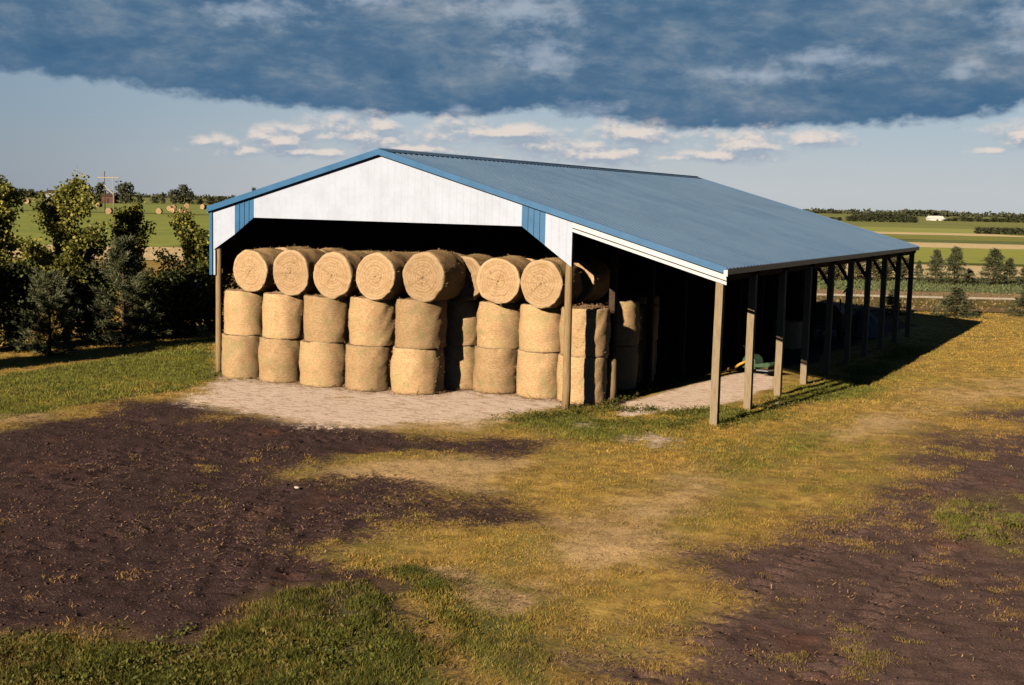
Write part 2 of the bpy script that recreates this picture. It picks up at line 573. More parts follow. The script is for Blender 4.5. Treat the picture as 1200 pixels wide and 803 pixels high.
vv = spaced([(-300, 0, 60, 6), (0, 12, 3, .12), (12, 32, .075, .10), (32, 60, .11, .3), (60, 110, .35, 3), (110, 9000, 4, 900)])
uhalf = spaced([(0, 13, .085, .085), (13, 26, .09, .3), (26, 60, .35, 4), (60, 6000, 5, 800)])
uu = np.concatenate([-uhalf[::-1][:-1], uhalf])
UU, VV = np.meshgrid(uu, vv)
UV = np.stack([UU.ravel(), VV.ravel()], -1)
P = from_uv(UV[:, 0], UV[:, 1])
att = {k: look(k, UV) for k in MASK}
near = sstep(75, 45, UV[:, 1]) * sstep(5, 11, UV[:, 1]) * sstep(60, 30, np.abs(UV[:, 0]))
ng = fbm(P[:, 0], P[:, 1], 3.2, 3, 11); nb = fbm(P[:, 0], P[:, 1], .5, 3, 5)
z = (nb - .5) * .12 + (ng - .5) * (.03 + .05 * att['soil'] * (1 - .75 * att['loam'])) + (fbm(P[:, 0], P[:, 1], 7.5, 2, 23) - .5) * .05 * att['soil']
z += track_height(UV) * sstep(.3, .7, att['soil']) * 1.0
z -= att['soil'] * .02
z *= near * (1 - .75 * att['gravel'])
P[:, 2] = z
nu, nv = len(uu), len(vv)
idx = np.arange(nu * nv).reshape(nv, nu)
F = np.stack([idx[:-1, :-1], idx[:-1, 1:], idx[1:, 1:], idx[1:, :-1]], -1).reshape(-1, 4)


def ground_z(uv):
    """height of the sheet at points (nearest grid vertex)"""
    i = np.clip(np.searchsorted(uu, uv[:, 0]), 1, nu - 1); j = np.clip(np.searchsorted(vv, uv[:, 1]), 1, nv - 1)
    zz = z.reshape(nv, nu)
    fx = (uv[:, 0] - uu[i - 1]) / (uu[i] - uu[i - 1]); fy = (uv[:, 1] - vv[j - 1]) / (vv[j] - vv[j - 1])
    return (zz[j - 1, i - 1] * (1 - fx) + zz[j - 1, i] * fx) * (1 - fy) + (zz[j, i - 1] * (1 - fx) + zz[j, i] * fx) * fy


m, t, bs = material('farmyard ground', .95, .12)
wp = worldpos(t)
nA = t.noise(wp, .5, 5, .6); nB = t.noise(wp, 2.3, 5, .65); nC = t.noise(wp, 11, 4, .7); nD = t.noise(wp, 45, 3, .75)


def edge(name, k1=1.1, k2=1.5, k3=1.3):
    a = t.attr(name).outputs['Fac']
    s = t.m('ADD', a, t.m('MULTIPLY', t.m('SUBTRACT', nB, .5), k1))
    s = t.m('ADD', s, t.m('MULTIPLY', t.m('SUBTRACT', nC, .5), k2))
    s = t.m('ADD', s, t.m('MULTIPLY', t.m('SUBTRACT', nD, .5), k3))
    return t.m('MULTIPLY', t.ss(s, .22, .72), t.ss(a, .0, .3))


gold = t.mix(t.ss(nB, .3, .7), (.22, .14, .042), (.58, .39, .105))
gold = t.mix(t.m('MULTIPLY', t.ss(nA, .45, .62), .6), gold, (.185, .18, .045))
gold = t.mix(t.m('MULTIPLY', t.ss(nD, .5, .75), .55), gold, (.66, .48, .21))
gold = t.mix(t.m('MULTIPLY', t.ss(nC, .55, .75), .6), gold, (.10, .066, .032))
green = t.mix(t.ss(nC, .3, .7), (.06, .08, .022), (.14, .16, .045))
green = t.mix(t.m('MULTIPLY', t.ss(nB, .5, .7), .5), green, (.22, .175, .06))
straw = t.mix(t.ss(nD, .3, .7), (.46, .30, .15), (.88, .64, .37))
straw = t.mix(t.m('MULTIPLY', t.ss(nC, .5, .68), .65), straw, (.28, .16, .075))
loam = t.attr('loam').outputs['Fac']
soil = t.mix(t.ss(nB, .3, .7), (.025, .0145, .018), (.050, .029, .033))
soil = t.mix(loam, soil, t.mix(t.ss(nB, .3, .7), (.082, .053, .050), (.14, .090, .082)))
soil = t.mix(t.m('MULTIPLY', t.ss(nC, .52, .7), .6), soil, (.085, .047, .045))
soil = t.mix(t.m('MULTIPLY', t.ss(nD, .54, .63), .8), soil, (.15, .082, .066))
soil = t.mix(t.m('MULTIPLY', t.ss(t.noise(wp, 70, 2, .6), .63, .68), .8), soil, (.42, .33, .28))
soil = t.mix(t.m('MULTIPLY', t.ss(nD, .46, .36), .75), soil, (.018, .012, .013))
soil = t.mix(t.m('MULTIPLY', t.ss(nA, .56, .72), .6), soil, (.13, .062, .045))
nS = t.noise(t.mapping(wp, (1.3, 4.2, 1), (0, 0, -YAW)), 1.6, 6, .7)
grav = t.mix(t.ss(nC, .3, .7), (.82, .65, .55), (.95, .80, .69))
grav = t.mix(t.m('MULTIPLY', t.ss(nS, .5, .6), .75), grav, (.50, .30, .19))
grav = t.mix(t.m('MULTIPLY', t.ss(nD, .6, .72), .6), grav, (.92, .82, .75))
grav = t.mix(t.m('MULTIPLY', t.ss(nD, .42, .34), .6), grav, (.40, .28, .21))
c = t.mix(edge('green'), gold, green)
c = t.mix(t.m('MULTIPLY', edge('straw'), .8), c, straw)
c = t.mix(t.m('MULTIPLY', edge('soil'), t.m('SUBTRACT', 1.0, t.m('MULTIPLY', t.attr('green').outputs['Fac'], .45))), c, soil)
c = t.mix(edge('gravel'), c, grav)
t.put(bs.inputs['Base Color'], c)
hh = t.m('ADD', t.m('MULTIPLY', nC, .7), t.m('MULTIPLY', nD, .35))
t.put(bs.inputs['Normal'], t.bump(hh, .7, .045))
M['ground'] = m
gme = np_mesh('ground', P, [F], m, smooth=True)
for k, a in att.items():
    at_ = gme.attributes.new(k, 'FLOAT', 'POINT'); at_.data.foreach_set('value', a.astype(np.float32))
tag(link('ground', gme), kind='structure')


# ------------------------------------------------------------------ fields beyond the yard
def field(name, pts, z, c0, c1, c2, scale=.15, rows=0, wav=.6):
    """strip with softly uneven edges; pts = (u0,u1, v0,v1)"""
    u0, u1, v0, v1 = pts
    n = 90
    us = np.linspace(u0, u1, n)
    lo = v0 + (fbm(us, us * 0, .11, 3, int(v0)) - .5) * wav * 2; hi = v1 + (fbm(us, us * 0 + 9, .11, 3, int(v1)) - .5) * wav * 2
    V = np.concatenate([from_uv(us, lo, z), from_uv(us, hi, z)])
    Fq = np.stack([np.arange(n - 1), np.arange(1, n), np.arange(1, n) + n, np.arange(n - 1) + n], -1)
    m, t, bs = material(name + ' cover', .95, .1)
    wp = t.mapping(worldpos(t), (1, 1, 1), (0, 0, -YAW))
    st = t.mapping(wp, (.12, 2.0, 1))
    a = t.noise(st, scale, 6, .65); b = t.noise(wp, scale * 9, 5, .7)
    c = t.mix(t.ss(a, .35, .65), c0, c1)
    c = t.mix(t.m('MULTIPLY', t.ss(b, .48, .7), .6), c, c2)
    t.put(bs.inputs['Base Color'], c)
    t.put(bs.inputs['Normal'], t.bump(b, .8, .25))
    return tag(link(name, np_mesh(name, V, [Fq], m)), kind='structure')


GR0, GR1, GR2 = (.25, .30, .075), (.32, .355, .09), (.17, .22, .055)
TAN0, TAN1, TAN2 = (.66, .51, .28), (.78, .63, .37), (.44, .33, .17)
field('field', (-3000, 3000, 420, 8000), .03, (.2, .23, .075), (.28, .29, .1), (.22, .22, .08), .01, wav=4)
# right of the barn
field('field', (-8, 120, 71.5, 76), .05, (.22, .15, .075), (.14, .105, .05), (.29, .2, .11), .3)
field('field', (-8, 120, 76, 82.2), .06, (.15, .125, .04), (.2, .155, .05), (.11, .09, .035), .3)
field('track', (-8, 120, 82.2, 84.2), .07, (.76, .66, .52), (.84, .74, .6), (.62, .5, .38), .4, wav=.2)
field('field', (-8, 120, 84.2, 89), .06, (.38, .27, .17), (.28, .22, .11), (.44, .31, .2), .4)
field('field', (-8, 120, 89, 102), .07, (.17, .205, .095), (.22, .25, .12), (.12, .145, .065), .4)
field('field', (-8, 140, 102, 107.5), .08, (.06, .045, .03), (.1, .075, .045), (.045, .035, .025), .4)
# dry strip running past both sides of the barn
field('field', (-120, 160, 107.5, 136), .06, TAN0, TAN1, TAN2, .1)
field('field', (-14, 260, 136, 142), .075, (.09, .11, .03), (.12, .14, .035), (.06, .08, .02), .1)
field('field', (-14, 260, 142, 203), .07, GR1, (.36, .385, .09), GR0, .05, wav=1)
field('field', (-14, 320, 203, 236), .08, TAN0, TAN1, TAN2, .05, wav=2)
field('field', (-14, 420, 236, 262), .07, (.13, .17, .065), (.18, .21, .08), (.10, .13, .05), .05, wav=2)
field('field', (-14, 420, 262, 345), .08, (.21, .235, .065), (.29, .295, .08), (.15, .17, .05), .03, wav=3)
field('field', (85, 133, 318, 352), .1, TAN0, TAN1, TAN2, .03, wav=3)
field('field', (-14, 620, 345, 460), .09, (.32, .355, .10), (.39, .41, .125), (.24, .285, .08), .02, wav=3)
# left of the barn
field('field', (-260, -14, 136, 372), .07, GR0, GR1, (.12, .15, .035), .03, wav=2)
field('field', (-260, -14, 372, 385), .09, (.10, .085, .03), (.16, .12, .05), (.07, .06, .025), .05, wav=1.5)
field('field', (-420, -14, 385, 800), .08, (.225, .28, .08), (.295, .335, .095), (.165, .21, .065), .012, wav=3)
# ------------------------------------------------------------------ barn
W, LT = 12.2, 4.19
XL, XR = -.25, W + LT + .25
SL = .2815
RIDGE = (6.1, 6.985)
BAY, NB = 3.065, 9
DEP = BAY * NB
YF, YB = -.14, DEP + .18


def rz(x):
    return RIDGE[1] - SL * abs(x - RIDGE[0])


barn = empty('pole_barn', (6.1, 0, 0))
tag(barn, 'open fronted pole barn with blue grey steel roof, white gable and lean-to on posts', 'barn')


def bpart(mb, name, mat, bevel=0):
    o = mb.build(name, mat, barn, (-6.1, 0, 0), bevel)
    return o


# roof panels: ribbed steel sheets
def roof_panel(x0, x1):
    sec = []
    y = YF
    pitch = .3065
    while y < YB - 1e-6:
        for dy, dz in ((0, 0), (.20, 0), (.225, .03), (.28, .03), (pitch, 0)):
            yy = min(y + dy, YB)
            if not sec or yy > sec[-1][0] + 1e-5: sec.append((yy, dz))
        y += pitch
    sec = np.array(sec)
    xs = np.linspace(x0, x1, 14)
    vs = []
    for layer in (0, -.012):
        for x in xs:
            for yy, dz in sec:
                vs.append((x, yy, rz(x) + dz + .05 + layer))
    n = len(sec); k = len(xs); fs = []
    for i in range(k - 1):
        for j in range(n - 1):
            a = i * n + j
            f = (a, a + n, a + n + 1, a + 1) if x1 > x0 else (a, a + 1, a + n + 1, a + n)
            fs.append(f)
            o = n * k
            fs.append(tuple(reversed([q + o for q in f])))
    o = n * k
    for j in range(n - 1):
        a = (k - 1) * n + j
        fs.append((a, a + o, a + o + 1, a + 1))
    for i in range(k - 1):
        a = i * n
        fs.append((a, a + o, a + o + n, a + n))
        a = i * n + n - 1
        fs.append((a, a + n, a + o + n, a + o))
    return MB().add(vs, fs)


bpart(roof_panel(RIDGE[0], XR), 'roof_panel', M['roof'])
bpart(roof_panel(RIDGE[0], XL), 'roof_panel', M['roof'])
rc = MB()
for s in (-1, 1):
    a0 = RIDGE[0]; a1 = RIDGE[0] + s * .24
    pl = [(a0, rz(a0) + .10), (a1, rz(a1) + .088), (a1, rz(a1) + .082), (a0, rz(a0) + .094)]
    if s > 0: pl = pl[::-1]
    rc.prism(pl, YF - .02, YB + .02)
rc.tube([(RIDGE[0], YF - .02, rz(RIDGE[0]) + .1), (RIDGE[0], YB + .02, rz(RIDGE[0]) + .1)], [.03, .03], 6)
bpart(rc, 'ridge_cap', M['roof'])
cl = MB()
zt = rz(RIDGE[0] + .23) + .081
prof_ = []
y = YF + .1
while y < YB - .35:
    prof_ += [(y, zt - .012), (y + .02, zt - .045), (y + .12, zt - .045), (y + .14, zt - .012)]; y += .3065
vs = []; fs = []
for x in (RIDGE[0] + .228, RIDGE[0] + .244):
    vs += [(x, yy, zt) for yy, _ in prof_] + [(x, yy, zz_) for yy, zz_ in prof_]
n_ = len(prof_)
for k in range(n_ - 1):
    fs.append((k, k + n_, k + n_ + 1, k + 1)); o_ = 2 * n_
    fs.append((k + o_, k + 1 + o_, k + n_ + 1 + o_, k + n_ + o_))
    fs.append((k + n_, k + n_ + o_, k + n_ + 1 + o_, k + n_ + 1))
cl.add(vs, fs)
bpart(cl, 'ridge_closure', M['dark_rust'])

# blue rake trim and eave trim
for x0, x1 in ((XL - .02, RIDGE[0]), (RIDGE[0], XR + .01)):
    for yy in (YF - .035, YB + .0):
        rk = MB().prism([(x0, rz(x0) - .075), (x1, rz(x1) - .075), (x1, rz(x1) + .10), (x0, rz(x0) + .10)], yy, yy + .035)
        bpart(rk, 'rake_trim', M['blue'])
bpart(MB().box((XR, YF, rz(XR) - .09), (XR + .025, YB, rz(XR) + .055)), 'eave_trim', M['grey_metal'])
bpart(MB().box((XL - .025, YF, rz(XL) - .12), (XL, YB, rz(XL) + .055)), 'eave_trim', M['grey_metal'])
gc = MB().box((XR - .06, YF - .06, rz(XR) - .13), (XR + .045, YF - .036, rz(XR) + .03))
bpart(gc, 'trim_end_cap', M['trim_white'])

# gable sheeting
TH = .03
zc = 4.985
g0, g1, g2, g3 = 1.47, W - 1.47, .73, 11.45
top = lambda x: rz(x) - .012
pan = MB().prism([(g0, zc), (g1, zc), (g1, top(g1)), (RIDGE[0], top(RIDGE[0])), (g0, top(g0))], -TH, 0)
bpart(pan, 'gable_panel', M['white'])
zl = 3.93
dl = lambda x: zl + (zc - zl) * (x - 0.0) / g0            # left diagonal cut
dr = lambda x: zl + (zc - zl) * (W + .06 - x) / (W + .06 - g1)
for (a, b, fn, mm, nm) in ((g2, g0, dl, 'blue', 'accent_panel'), (-.14, g2, lambda x: dl(max(x, 0)), 'white', 'corner_panel'),
                           (g1, g3, dr, 'blue', 'accent_panel'), (g3, W + .06, dr, 'white', 'corner_panel')):
    pb = MB()
    y0, y1 = (-TH, 0) if mm == 'white' else (-TH - .006, 0)
    a_, b_ = (a, b) if mm == 'white' else (a - .0, b + .0)
    pb.prism([(a_, fn(a_)), (b_, fn(b_)), (b_, top(b_)), (a_, top(a_))], y0, y1)
    if mm == 'blue':
        for k in range(1, 4):
            x = a + (b - a) * k / 4
            pb.prism([(x - .015, fn(x - .015) + .01), (x + .015, fn(x + .015) + .01), (x + .015, top(x) - .01), (x - .015, top(x) - .01)], y0 - .022, y0 - .001)
    o = bpart(pb, nm, M[mm])
    o['label'] = 'blue ribbed steel panel' if mm == 'blue' else 'white corner panel of gable'
bpart(MB().box((-.25, -TH - .05, 3.15), (-.142, .12, rz(-.2) - .07)), 'corner_trim', M['blue'])
bpart(MB().box((-.14, -TH + .004, 3.15), (-.06, .0, 3.94)), 'corner_panel', M['white'])

# side wall on the left: sheeted to the ground except for the first open bay
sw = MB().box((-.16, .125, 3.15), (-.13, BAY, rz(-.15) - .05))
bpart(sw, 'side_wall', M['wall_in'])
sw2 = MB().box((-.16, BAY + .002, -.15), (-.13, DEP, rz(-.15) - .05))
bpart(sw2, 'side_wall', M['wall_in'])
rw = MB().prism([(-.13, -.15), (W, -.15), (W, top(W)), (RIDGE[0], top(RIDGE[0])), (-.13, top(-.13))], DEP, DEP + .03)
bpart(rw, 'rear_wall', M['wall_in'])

# white head boards over the open lean-to front
for lo, hi, y0 in ((-.255, -.08, -.045), (-.37, -.285, -.03)):
    xa, xb = W + .062, XR - .03
    hb = MB().prism([(xa, rz(xa) + lo), (xb, rz(xb) + lo), (xb, rz(xb) + hi), (xa, rz(xa) + hi)], y0, y0 + .04)
    bpart(hb, 'header_board', M['trim_white'])

# posts
def post_mesh(mat, h, r, square, lean=(0, 0)):
    mb = MB()
    if square:
        n = 5
        for k in range(n):
            pass
        vs = []; fs = []
        for k in range(n + 1):
            zz = -.15 + (h + .15) * k / n
            jx, jy = (rng.random(2) - .5) * .012
            for (i, j) in ((-1, -1), (1, -1), (1, 1), (-1, 1)):
                vs.append((i * r + jx + lean[0] * zz, j * r + jy + lean[1] * zz, zz))
        for k in range(n):
            for q in range(4):
                fs.append((k * 4 + q, k * 4 + (q + 1) % 4, k * 4 + 4 + (q + 1) % 4, k * 4 + 4 + q))
        fs.append((3, 2, 1, 0)); fs.append(tuple(n * 4 + q for q in range(4)))
        mb.add(vs, fs)
    else:
        pts = []; rr = []
        for k in range(8):
            zz = -.15 + (h + .15) * k / 7
            pts.append((lean[0] * zz + (rng.random() - .5) * .02, lean[1] * zz + (rng.random() - .5) * .02, zz))
            rr.append(r * (1.12 - .17 * k / 7) * (1 + (rng.random() - .5) * .05))
        mb.tube(pts, rr, 12)
    return mb.mesh('post', mat)


def post(x, y, h, r, square, mat, lean=(0, 0)):
    return link('post', post_mesh(mat, h, r, square, lean), barn, (x - 6.1, y, 0))


p = post(-.05, .13, 5.15, .095, False, M['wood_post'])
p['label'] = 'round brown post at left corner'
p = post(W - .06, .13, 5.0, .105, False, M['wood_post'])
p['label'] = 'round post at the middle of the front'
for k in range(NB + 1):
    post(W + LT, k * BAY + (.12 if k == 0 else 0), rz(W + LT) - .28, .098, True, M['wood_pale'], (.004 * (k == 0), 0))
for k in range(1, NB):
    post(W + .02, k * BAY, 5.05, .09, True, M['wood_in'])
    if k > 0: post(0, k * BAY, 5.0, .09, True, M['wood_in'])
# trusses, rafters, purlins
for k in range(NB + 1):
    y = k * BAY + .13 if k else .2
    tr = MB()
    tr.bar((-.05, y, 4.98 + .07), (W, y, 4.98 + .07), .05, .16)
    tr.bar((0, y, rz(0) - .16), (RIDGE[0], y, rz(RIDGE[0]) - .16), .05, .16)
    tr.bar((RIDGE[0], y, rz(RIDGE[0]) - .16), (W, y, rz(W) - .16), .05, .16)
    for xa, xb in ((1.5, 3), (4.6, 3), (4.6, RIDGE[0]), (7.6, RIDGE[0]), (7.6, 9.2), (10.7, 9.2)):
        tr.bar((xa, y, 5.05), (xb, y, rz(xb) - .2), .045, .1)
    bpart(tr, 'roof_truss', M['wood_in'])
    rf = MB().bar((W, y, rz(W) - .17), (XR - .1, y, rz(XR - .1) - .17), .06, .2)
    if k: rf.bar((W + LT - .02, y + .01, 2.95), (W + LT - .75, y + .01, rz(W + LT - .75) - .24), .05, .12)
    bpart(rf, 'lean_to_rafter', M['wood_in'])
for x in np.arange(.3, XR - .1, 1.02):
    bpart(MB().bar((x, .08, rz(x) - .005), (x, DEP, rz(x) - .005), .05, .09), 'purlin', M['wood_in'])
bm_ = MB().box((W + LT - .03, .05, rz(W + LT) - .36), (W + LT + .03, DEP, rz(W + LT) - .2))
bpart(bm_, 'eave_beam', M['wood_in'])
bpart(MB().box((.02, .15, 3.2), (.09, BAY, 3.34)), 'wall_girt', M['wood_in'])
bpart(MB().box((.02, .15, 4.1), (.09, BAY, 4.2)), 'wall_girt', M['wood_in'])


# ------------------------------------------------------------------ hay bales
def quads(centers, dirs, length, width, droop=0, rnd=None, seed=0):
    """diamond leaves: centre base point, direction, returns verts, faces(quads)"""
    r_ = np.random.default_rng(seed)
    n = len(centers)
    d = dirs / np.linalg.norm(dirs, axis=1, keepdims=True)
    a = r_.normal(size=(n, 3)); s = np.cross(d, a); s /= np.linalg.norm(s, axis=1, keepdims=True) + 1e-9
    L = np.broadcast_to(np.asarray(length, float), n)[:, None]; Wd = np.broadcast_to(np.asarray(width, float), n)[:, None]
    p0 = centers; p2 = centers + d * L; mid = centers + d * L * .45
    p1 = mid + s * Wd / 2; p3 = mid - s * Wd / 2
    V = np.stack([p0, p1, p2, p3], 1).reshape(-1, 3)
    return V, np.arange(n * 4).reshape(n, 4)


def bale_mesh(seed, H=1.36, R=.66):
    r_ = np.random.default_rng(seed)
    na = 56
    prof = []                                    # (radius, z, end)
    for r in np.linspace(.02, R * .95, 12): prof.append((r, 0 + .010 * math.sin(r * 30) * min(1, r * 4), 1))
    for a in (25, 60): prof.append((R * .95 + R * .05 * math.sin(math.radians(a)), .04 * (1 - math.cos(math.radians(a))), 1 if a < 40 else .4))
    for q in np.linspace(.045, H - .045, 16): prof.append((R, q, 0))
    for a in (60, 25): prof.append((R * .95 + R * .05 * math.sin(math.radians(a)), H - .04 * (1 - math.cos(math.radians(a))), 1 if a < 40 else .4))
    for r in np.linspace(R * .95, .02, 12): prof.append((r, H - .010 * math.sin(r * 30) * min(1, r * 4), 1))
    prof = np.array(prof); n = len(prof)
    ang = np.arange(na) / na * 2 * np.pi
    A, I = np.meshgrid(ang, np.arange(n))
    rad = prof[I, 0]; zz = prof[I, 1].copy()
    ca, sa = np.cos(A), np.sin(A)
    side = 1 - prof[I, 2]
    lump = fbm(ca * 2 + 9, sa * 2 + zz * 2.0, .9, 3, seed) - .5
    fine = fbm(ca * 6 + 3, sa * 6 + zz * 9, 1.5, 3, seed + 9) - .5
    bulge = .022 * np.sin(np.pi * zz / H) + .016 * (vnoise(zz * 3.3, zz * 0 + seed, 2) - .5) * 2
    rad = rad + (rad / R) * (lump * .085 + fine * .035 + bulge * side + .015 * np.cos(2 * A + seed))
    zz = zz + (fine * .05 + lump * .05) * prof[I, 2]
    V = np.stack([rad * ca, rad * sa, zz], -1).reshape(-1, 3)
    idx = np.arange(n * na).reshape(n, na)
    nx = np.roll(idx, -1, 1)
    Fq = np.stack([idx[:-1], idx[1:], nx[1:], nx[:-1]], -1).reshape(-1, 4)[:, ::-1]
    V = np.concatenate([V, [[0, 0, 0], [0, 0, H]]]); b0, b1 = n * na, n * na + 1
    T0 = np.stack([np.full(na, b0), nx[0], idx[0]], -1); T1 = np.stack([np.full(na, b1), idx[-1], nx[-1]], -1)
    e = np.concatenate([prof[I, 2].ravel(), [1, 1]])
    # loose stalks sticking out of the wrap and the ends
    ns = 900
    k = r_.integers(na * 2, n * na - na * 2, ns)
    p0 = V[k]; nrm = np.where(e[k][:, None] > .5, np.array([0, 0, 1.]) * np.sign(p0[:, 2:3] - H / 2), p0 * np.array([1, 1, 0]))
    nrm = nrm / np.linalg.norm(nrm, axis=1, keepdims=True)
    dd = nrm * .55 + r_.normal(size=(ns, 3)) * .6
    VS, FS = quads(p0 - nrm * .012, dd, .03 + .09 * r_.random(ns) ** 2, .009, seed=seed)
    me = np_mesh('hay_bale', np.concatenate([V, VS]), [np.concatenate([Fq[:, ::-1], FS + len(V)]), T0, T1], M['hay'], smooth=True)
    e = np.concatenate([e, np.repeat(e[k], 4)]).astype(np.float32)
    a = me.attributes.new('end', 'FLOAT', 'POINT'); a.data.foreach_set('value', e)
    me.validate(); me.update()
    return me


BH = 1.345
bales = [bale_mesh(s) for s in (11, 22, 33, 44, 55)]
ORD = ['first', 'second', 'third', 'fourth', 'fifth', 'sixth', 'seventh', 'eighth', 'ninth', 'tenth', 'eleventh']
GB = 'round hay bales stacked in the barn'


def bale_up(x, y, z, label, r=.66, h=BH, group=GB):
    o = link('hay_bale', random.choice(bales), None, (x, y, z))
    o.rotation_euler = (random.uniform(-.012, .012), random.uniform(-.012, .012), random.uniform(0, 6.28))
    o.scale = (r / .66, r / .66, h / 1.36)
    return tag(o, label, 'hay bale', group)


def bale_flat(x, yface, z, label, r=.67, ln=1.36, yaw=0.0, group=GB):
    o = link('hay_bale', random.choice(bales), None, (x, yface, z))
    o.rotation_mode = 'XYZ'
    # bale axis (local z) lies along +Y; roll about its own axis at random
    Rm = Matrix.Rotation(yaw, 4, 'Z') @ Matrix.Rotation(-math.pi / 2, 4, 'X') @ Matrix.Rotation(random.uniform(0, 6.28), 4, 'Z')
    o.rotation_euler = Rm.to_euler()
    o.scale = (r / .66, r / .66, ln / 1.36)
    return tag(o, label, 'hay bale', group)


# front row, left half (five columns), bottom tier and the tier on it
A = [(.97, .11, .68, .06), (2.48, .11, .70, .08), (4.06, .14, .74, .08), (5.63, .23, .71, .10), (7.14, .5, .745, .05)]
for i, (x, y, r, dx) in enumerate(A):
    h2 = (1.36, 1.37, 1.36, 1.40, 1.43)[i]
    bale_up(x, y, 0, f'hay bale on end, bottom tier, front row, {ORD[i]} from the left post', r, BH)
    bale_up(x + dx, y + .05, BH, f'hay bale on end, middle tier, front row, {ORD[i]} from the left post', r * .985, h2)
    fx = (1.63, 3.16, 4.68, 6.2, 7.64)[i]
    bale_flat(fx, -.42 + (.3 if i == 4 else 0), BH + h2 + .66, f'hay bale lying on its side, top tier, front row, {ORD[i]} from left post', (.66, .67, .67, .685, .70)[i], 1.36, random.uniform(-.03, .03))
# second row, set back; its right half is the front there
Bx = [.9, 2.35, 3.75, 5.1, 6.35, 7.68, 8.97, 10.46, 11.86]
for i, x in enumerate(Bx):
    back = i < 5
    y = (1.62, 1.62, 1.68, 1.8, 1.98, 2.0, 2.07, 1.95, 1.80)[i]
    r = (.66, .67, .68, .67, .62, .655, .70, .69, .685)[i]
    where = ('hidden second row' if back else 'set back right row')
    k = i if back else i - 5
    side_ = f'{ORD[k]} from its left'
    bale_up(x, y, 0, f'hay bale on end, bottom tier, {where}, {side_}', r, BH)
    bale_up(x + (.06 if i < 8 else .05), y + .03, BH, f'hay bale on end, middle tier, {where}, {side_}', r, 1.36)
    if i < 8:
        xx = (1.7, 3.1, 4.55, 6.0, 7.15, 8.13, 9.42, 10.86)[i]
        yf = (1.0, 1.02, 1.0, 1.05, 1.25, 1.30, 1.10, 1.0)[i]
        bale_flat(xx, yf, BH + 1.36 + .655, f'hay bale lying sideways, top tier, {where}, {side_}', .68, 1.36, random.uniform(-.04, .04))
# third row and the flank of the stack towards the lean-to
Cx = [.9, 2.35, 3.75, 5.2, 6.6, 8.0, 9.4, 10.7]
for i, x in enumerate(Cx):
    bale_up(x, 3.25, 0, 'hay bale on end buried in the bottom tier of the third row', .655, BH)
    bale_up(x + .03, 3.27, BH, 'hay bale on end buried in the middle tier of the third row', .655, 1.36)
    bale_flat(x + (.3 if i == 7 else .1), 2.85 if i == 7 else 2.62, BH + 1.36 + .655, f'hay bale lying on top in the third row, {ORD[i]} from left wall' if i < 7 else 'hay bale on top peeking out behind the front middle post', .67, 1.36, 0)
for (x, y, h2, lab) in ((11.55, 4.95, 1.36, 'beside the inner post behind the front stack'), (11.5, 6.6, 1.12, 'jutting deeper into the lean-to shade'), (10.95, 8.2, 1.3, 'deep in the lean-to shade behind the rest')):
    bale_up(x, y, 0, f'lower hay bale of the pair {lab}', .66, BH)
    bale_up(x + .05, y, BH, f'upper hay bale of the pair {lab}', .66, h2)
bale_up(13.0, 19.5, 0, 'single reddish hay bale standing alone deep under the lean-to', .6, 1.1)

# thick stub post standing by the stack
st = MB(); st.tube([(0, 0, -.1), (.01, 0, .4), (0, .01, .9), (.0, 0, 1.18), (0, 0, 1.24)], [.19, .185, .18, .172, .12], 14)
tag(st.build('post_stub', M['wood_post'], None, (12.55, 2.25, 0)), 'short thick round post stub at the right foot of the bale stack', 'post stub')

# ------------------------------------------------------------------ machines and odds in the lean-to
g = at(879, 440)
mach = tag(empty('farm_implement', (g[0], g[1] + .25, 0), -.35), 'green farm implement with a yellow chute in sun at edge of shade', 'implement')
hb = MB()
nn = 12
pf = [(-.42, .32), (.42, .32)] + [(.42 * math.cos(a), .55 + .42 * math.sin(a)) for a in np.linspace(0, math.pi, nn)]
hb.prism(pf, -.35, .35)
hb.build('housing', M['green_paint'], mach, (0, 0, 0), .02)
dk = MB()
dk.prism([(.40, .42), (1.25, .48), (1.42, .62), (1.25, .72), (.40, .56)], -.45, .2)
dk.build('deck', M['green_paint'], mach, None, .015)
dl_ = MB().prism([(.6, .28), (1.3, .3), (1.3, .35), (.6, .33)], -.5, .1)
dl_.build('skid', M['grey_metal'], mach)
ch = MB(); ch.tube([(.05, -.42, .72), (-.35, -.6, .5), (-.72, -.78, .24)], [.06, .065, .07], 10)
ch.tube([(-.68, -.76, .27), (-.8, -.82, .2), (-.86, -.85, .16)], [.07, .13, .14], 10)
ch.build('chute', M['yellow_paint'], mach)
lv = MB(); lv.bar((-.3, 0, .9), (-.62, .05, 1.3), .03, .03); lv.tube([(-.62, .05, 1.28), (-.66, .055, 1.34)], [.04, .04], 8)
lv.build('lever', M['grey_metal'], mach)
for sx_ in (-.2, .95):
    wb = MB(); wb.tube([(sx_, .36, .28), (sx_, .38, .28), (sx_, .5, .28), (sx_, .52, .28)], [.2, .28, .28, .2], 20)
    w = wb.build('wheel', M['tyre'], mach)
    hbm = MB(); hbm.tube([(sx_, .33, .28), (sx_, .37, .28)], [.13, .13], 14); hbm.build('hub', M['yellow_paint'], w)

mach.scale = (.66, .66, .72)
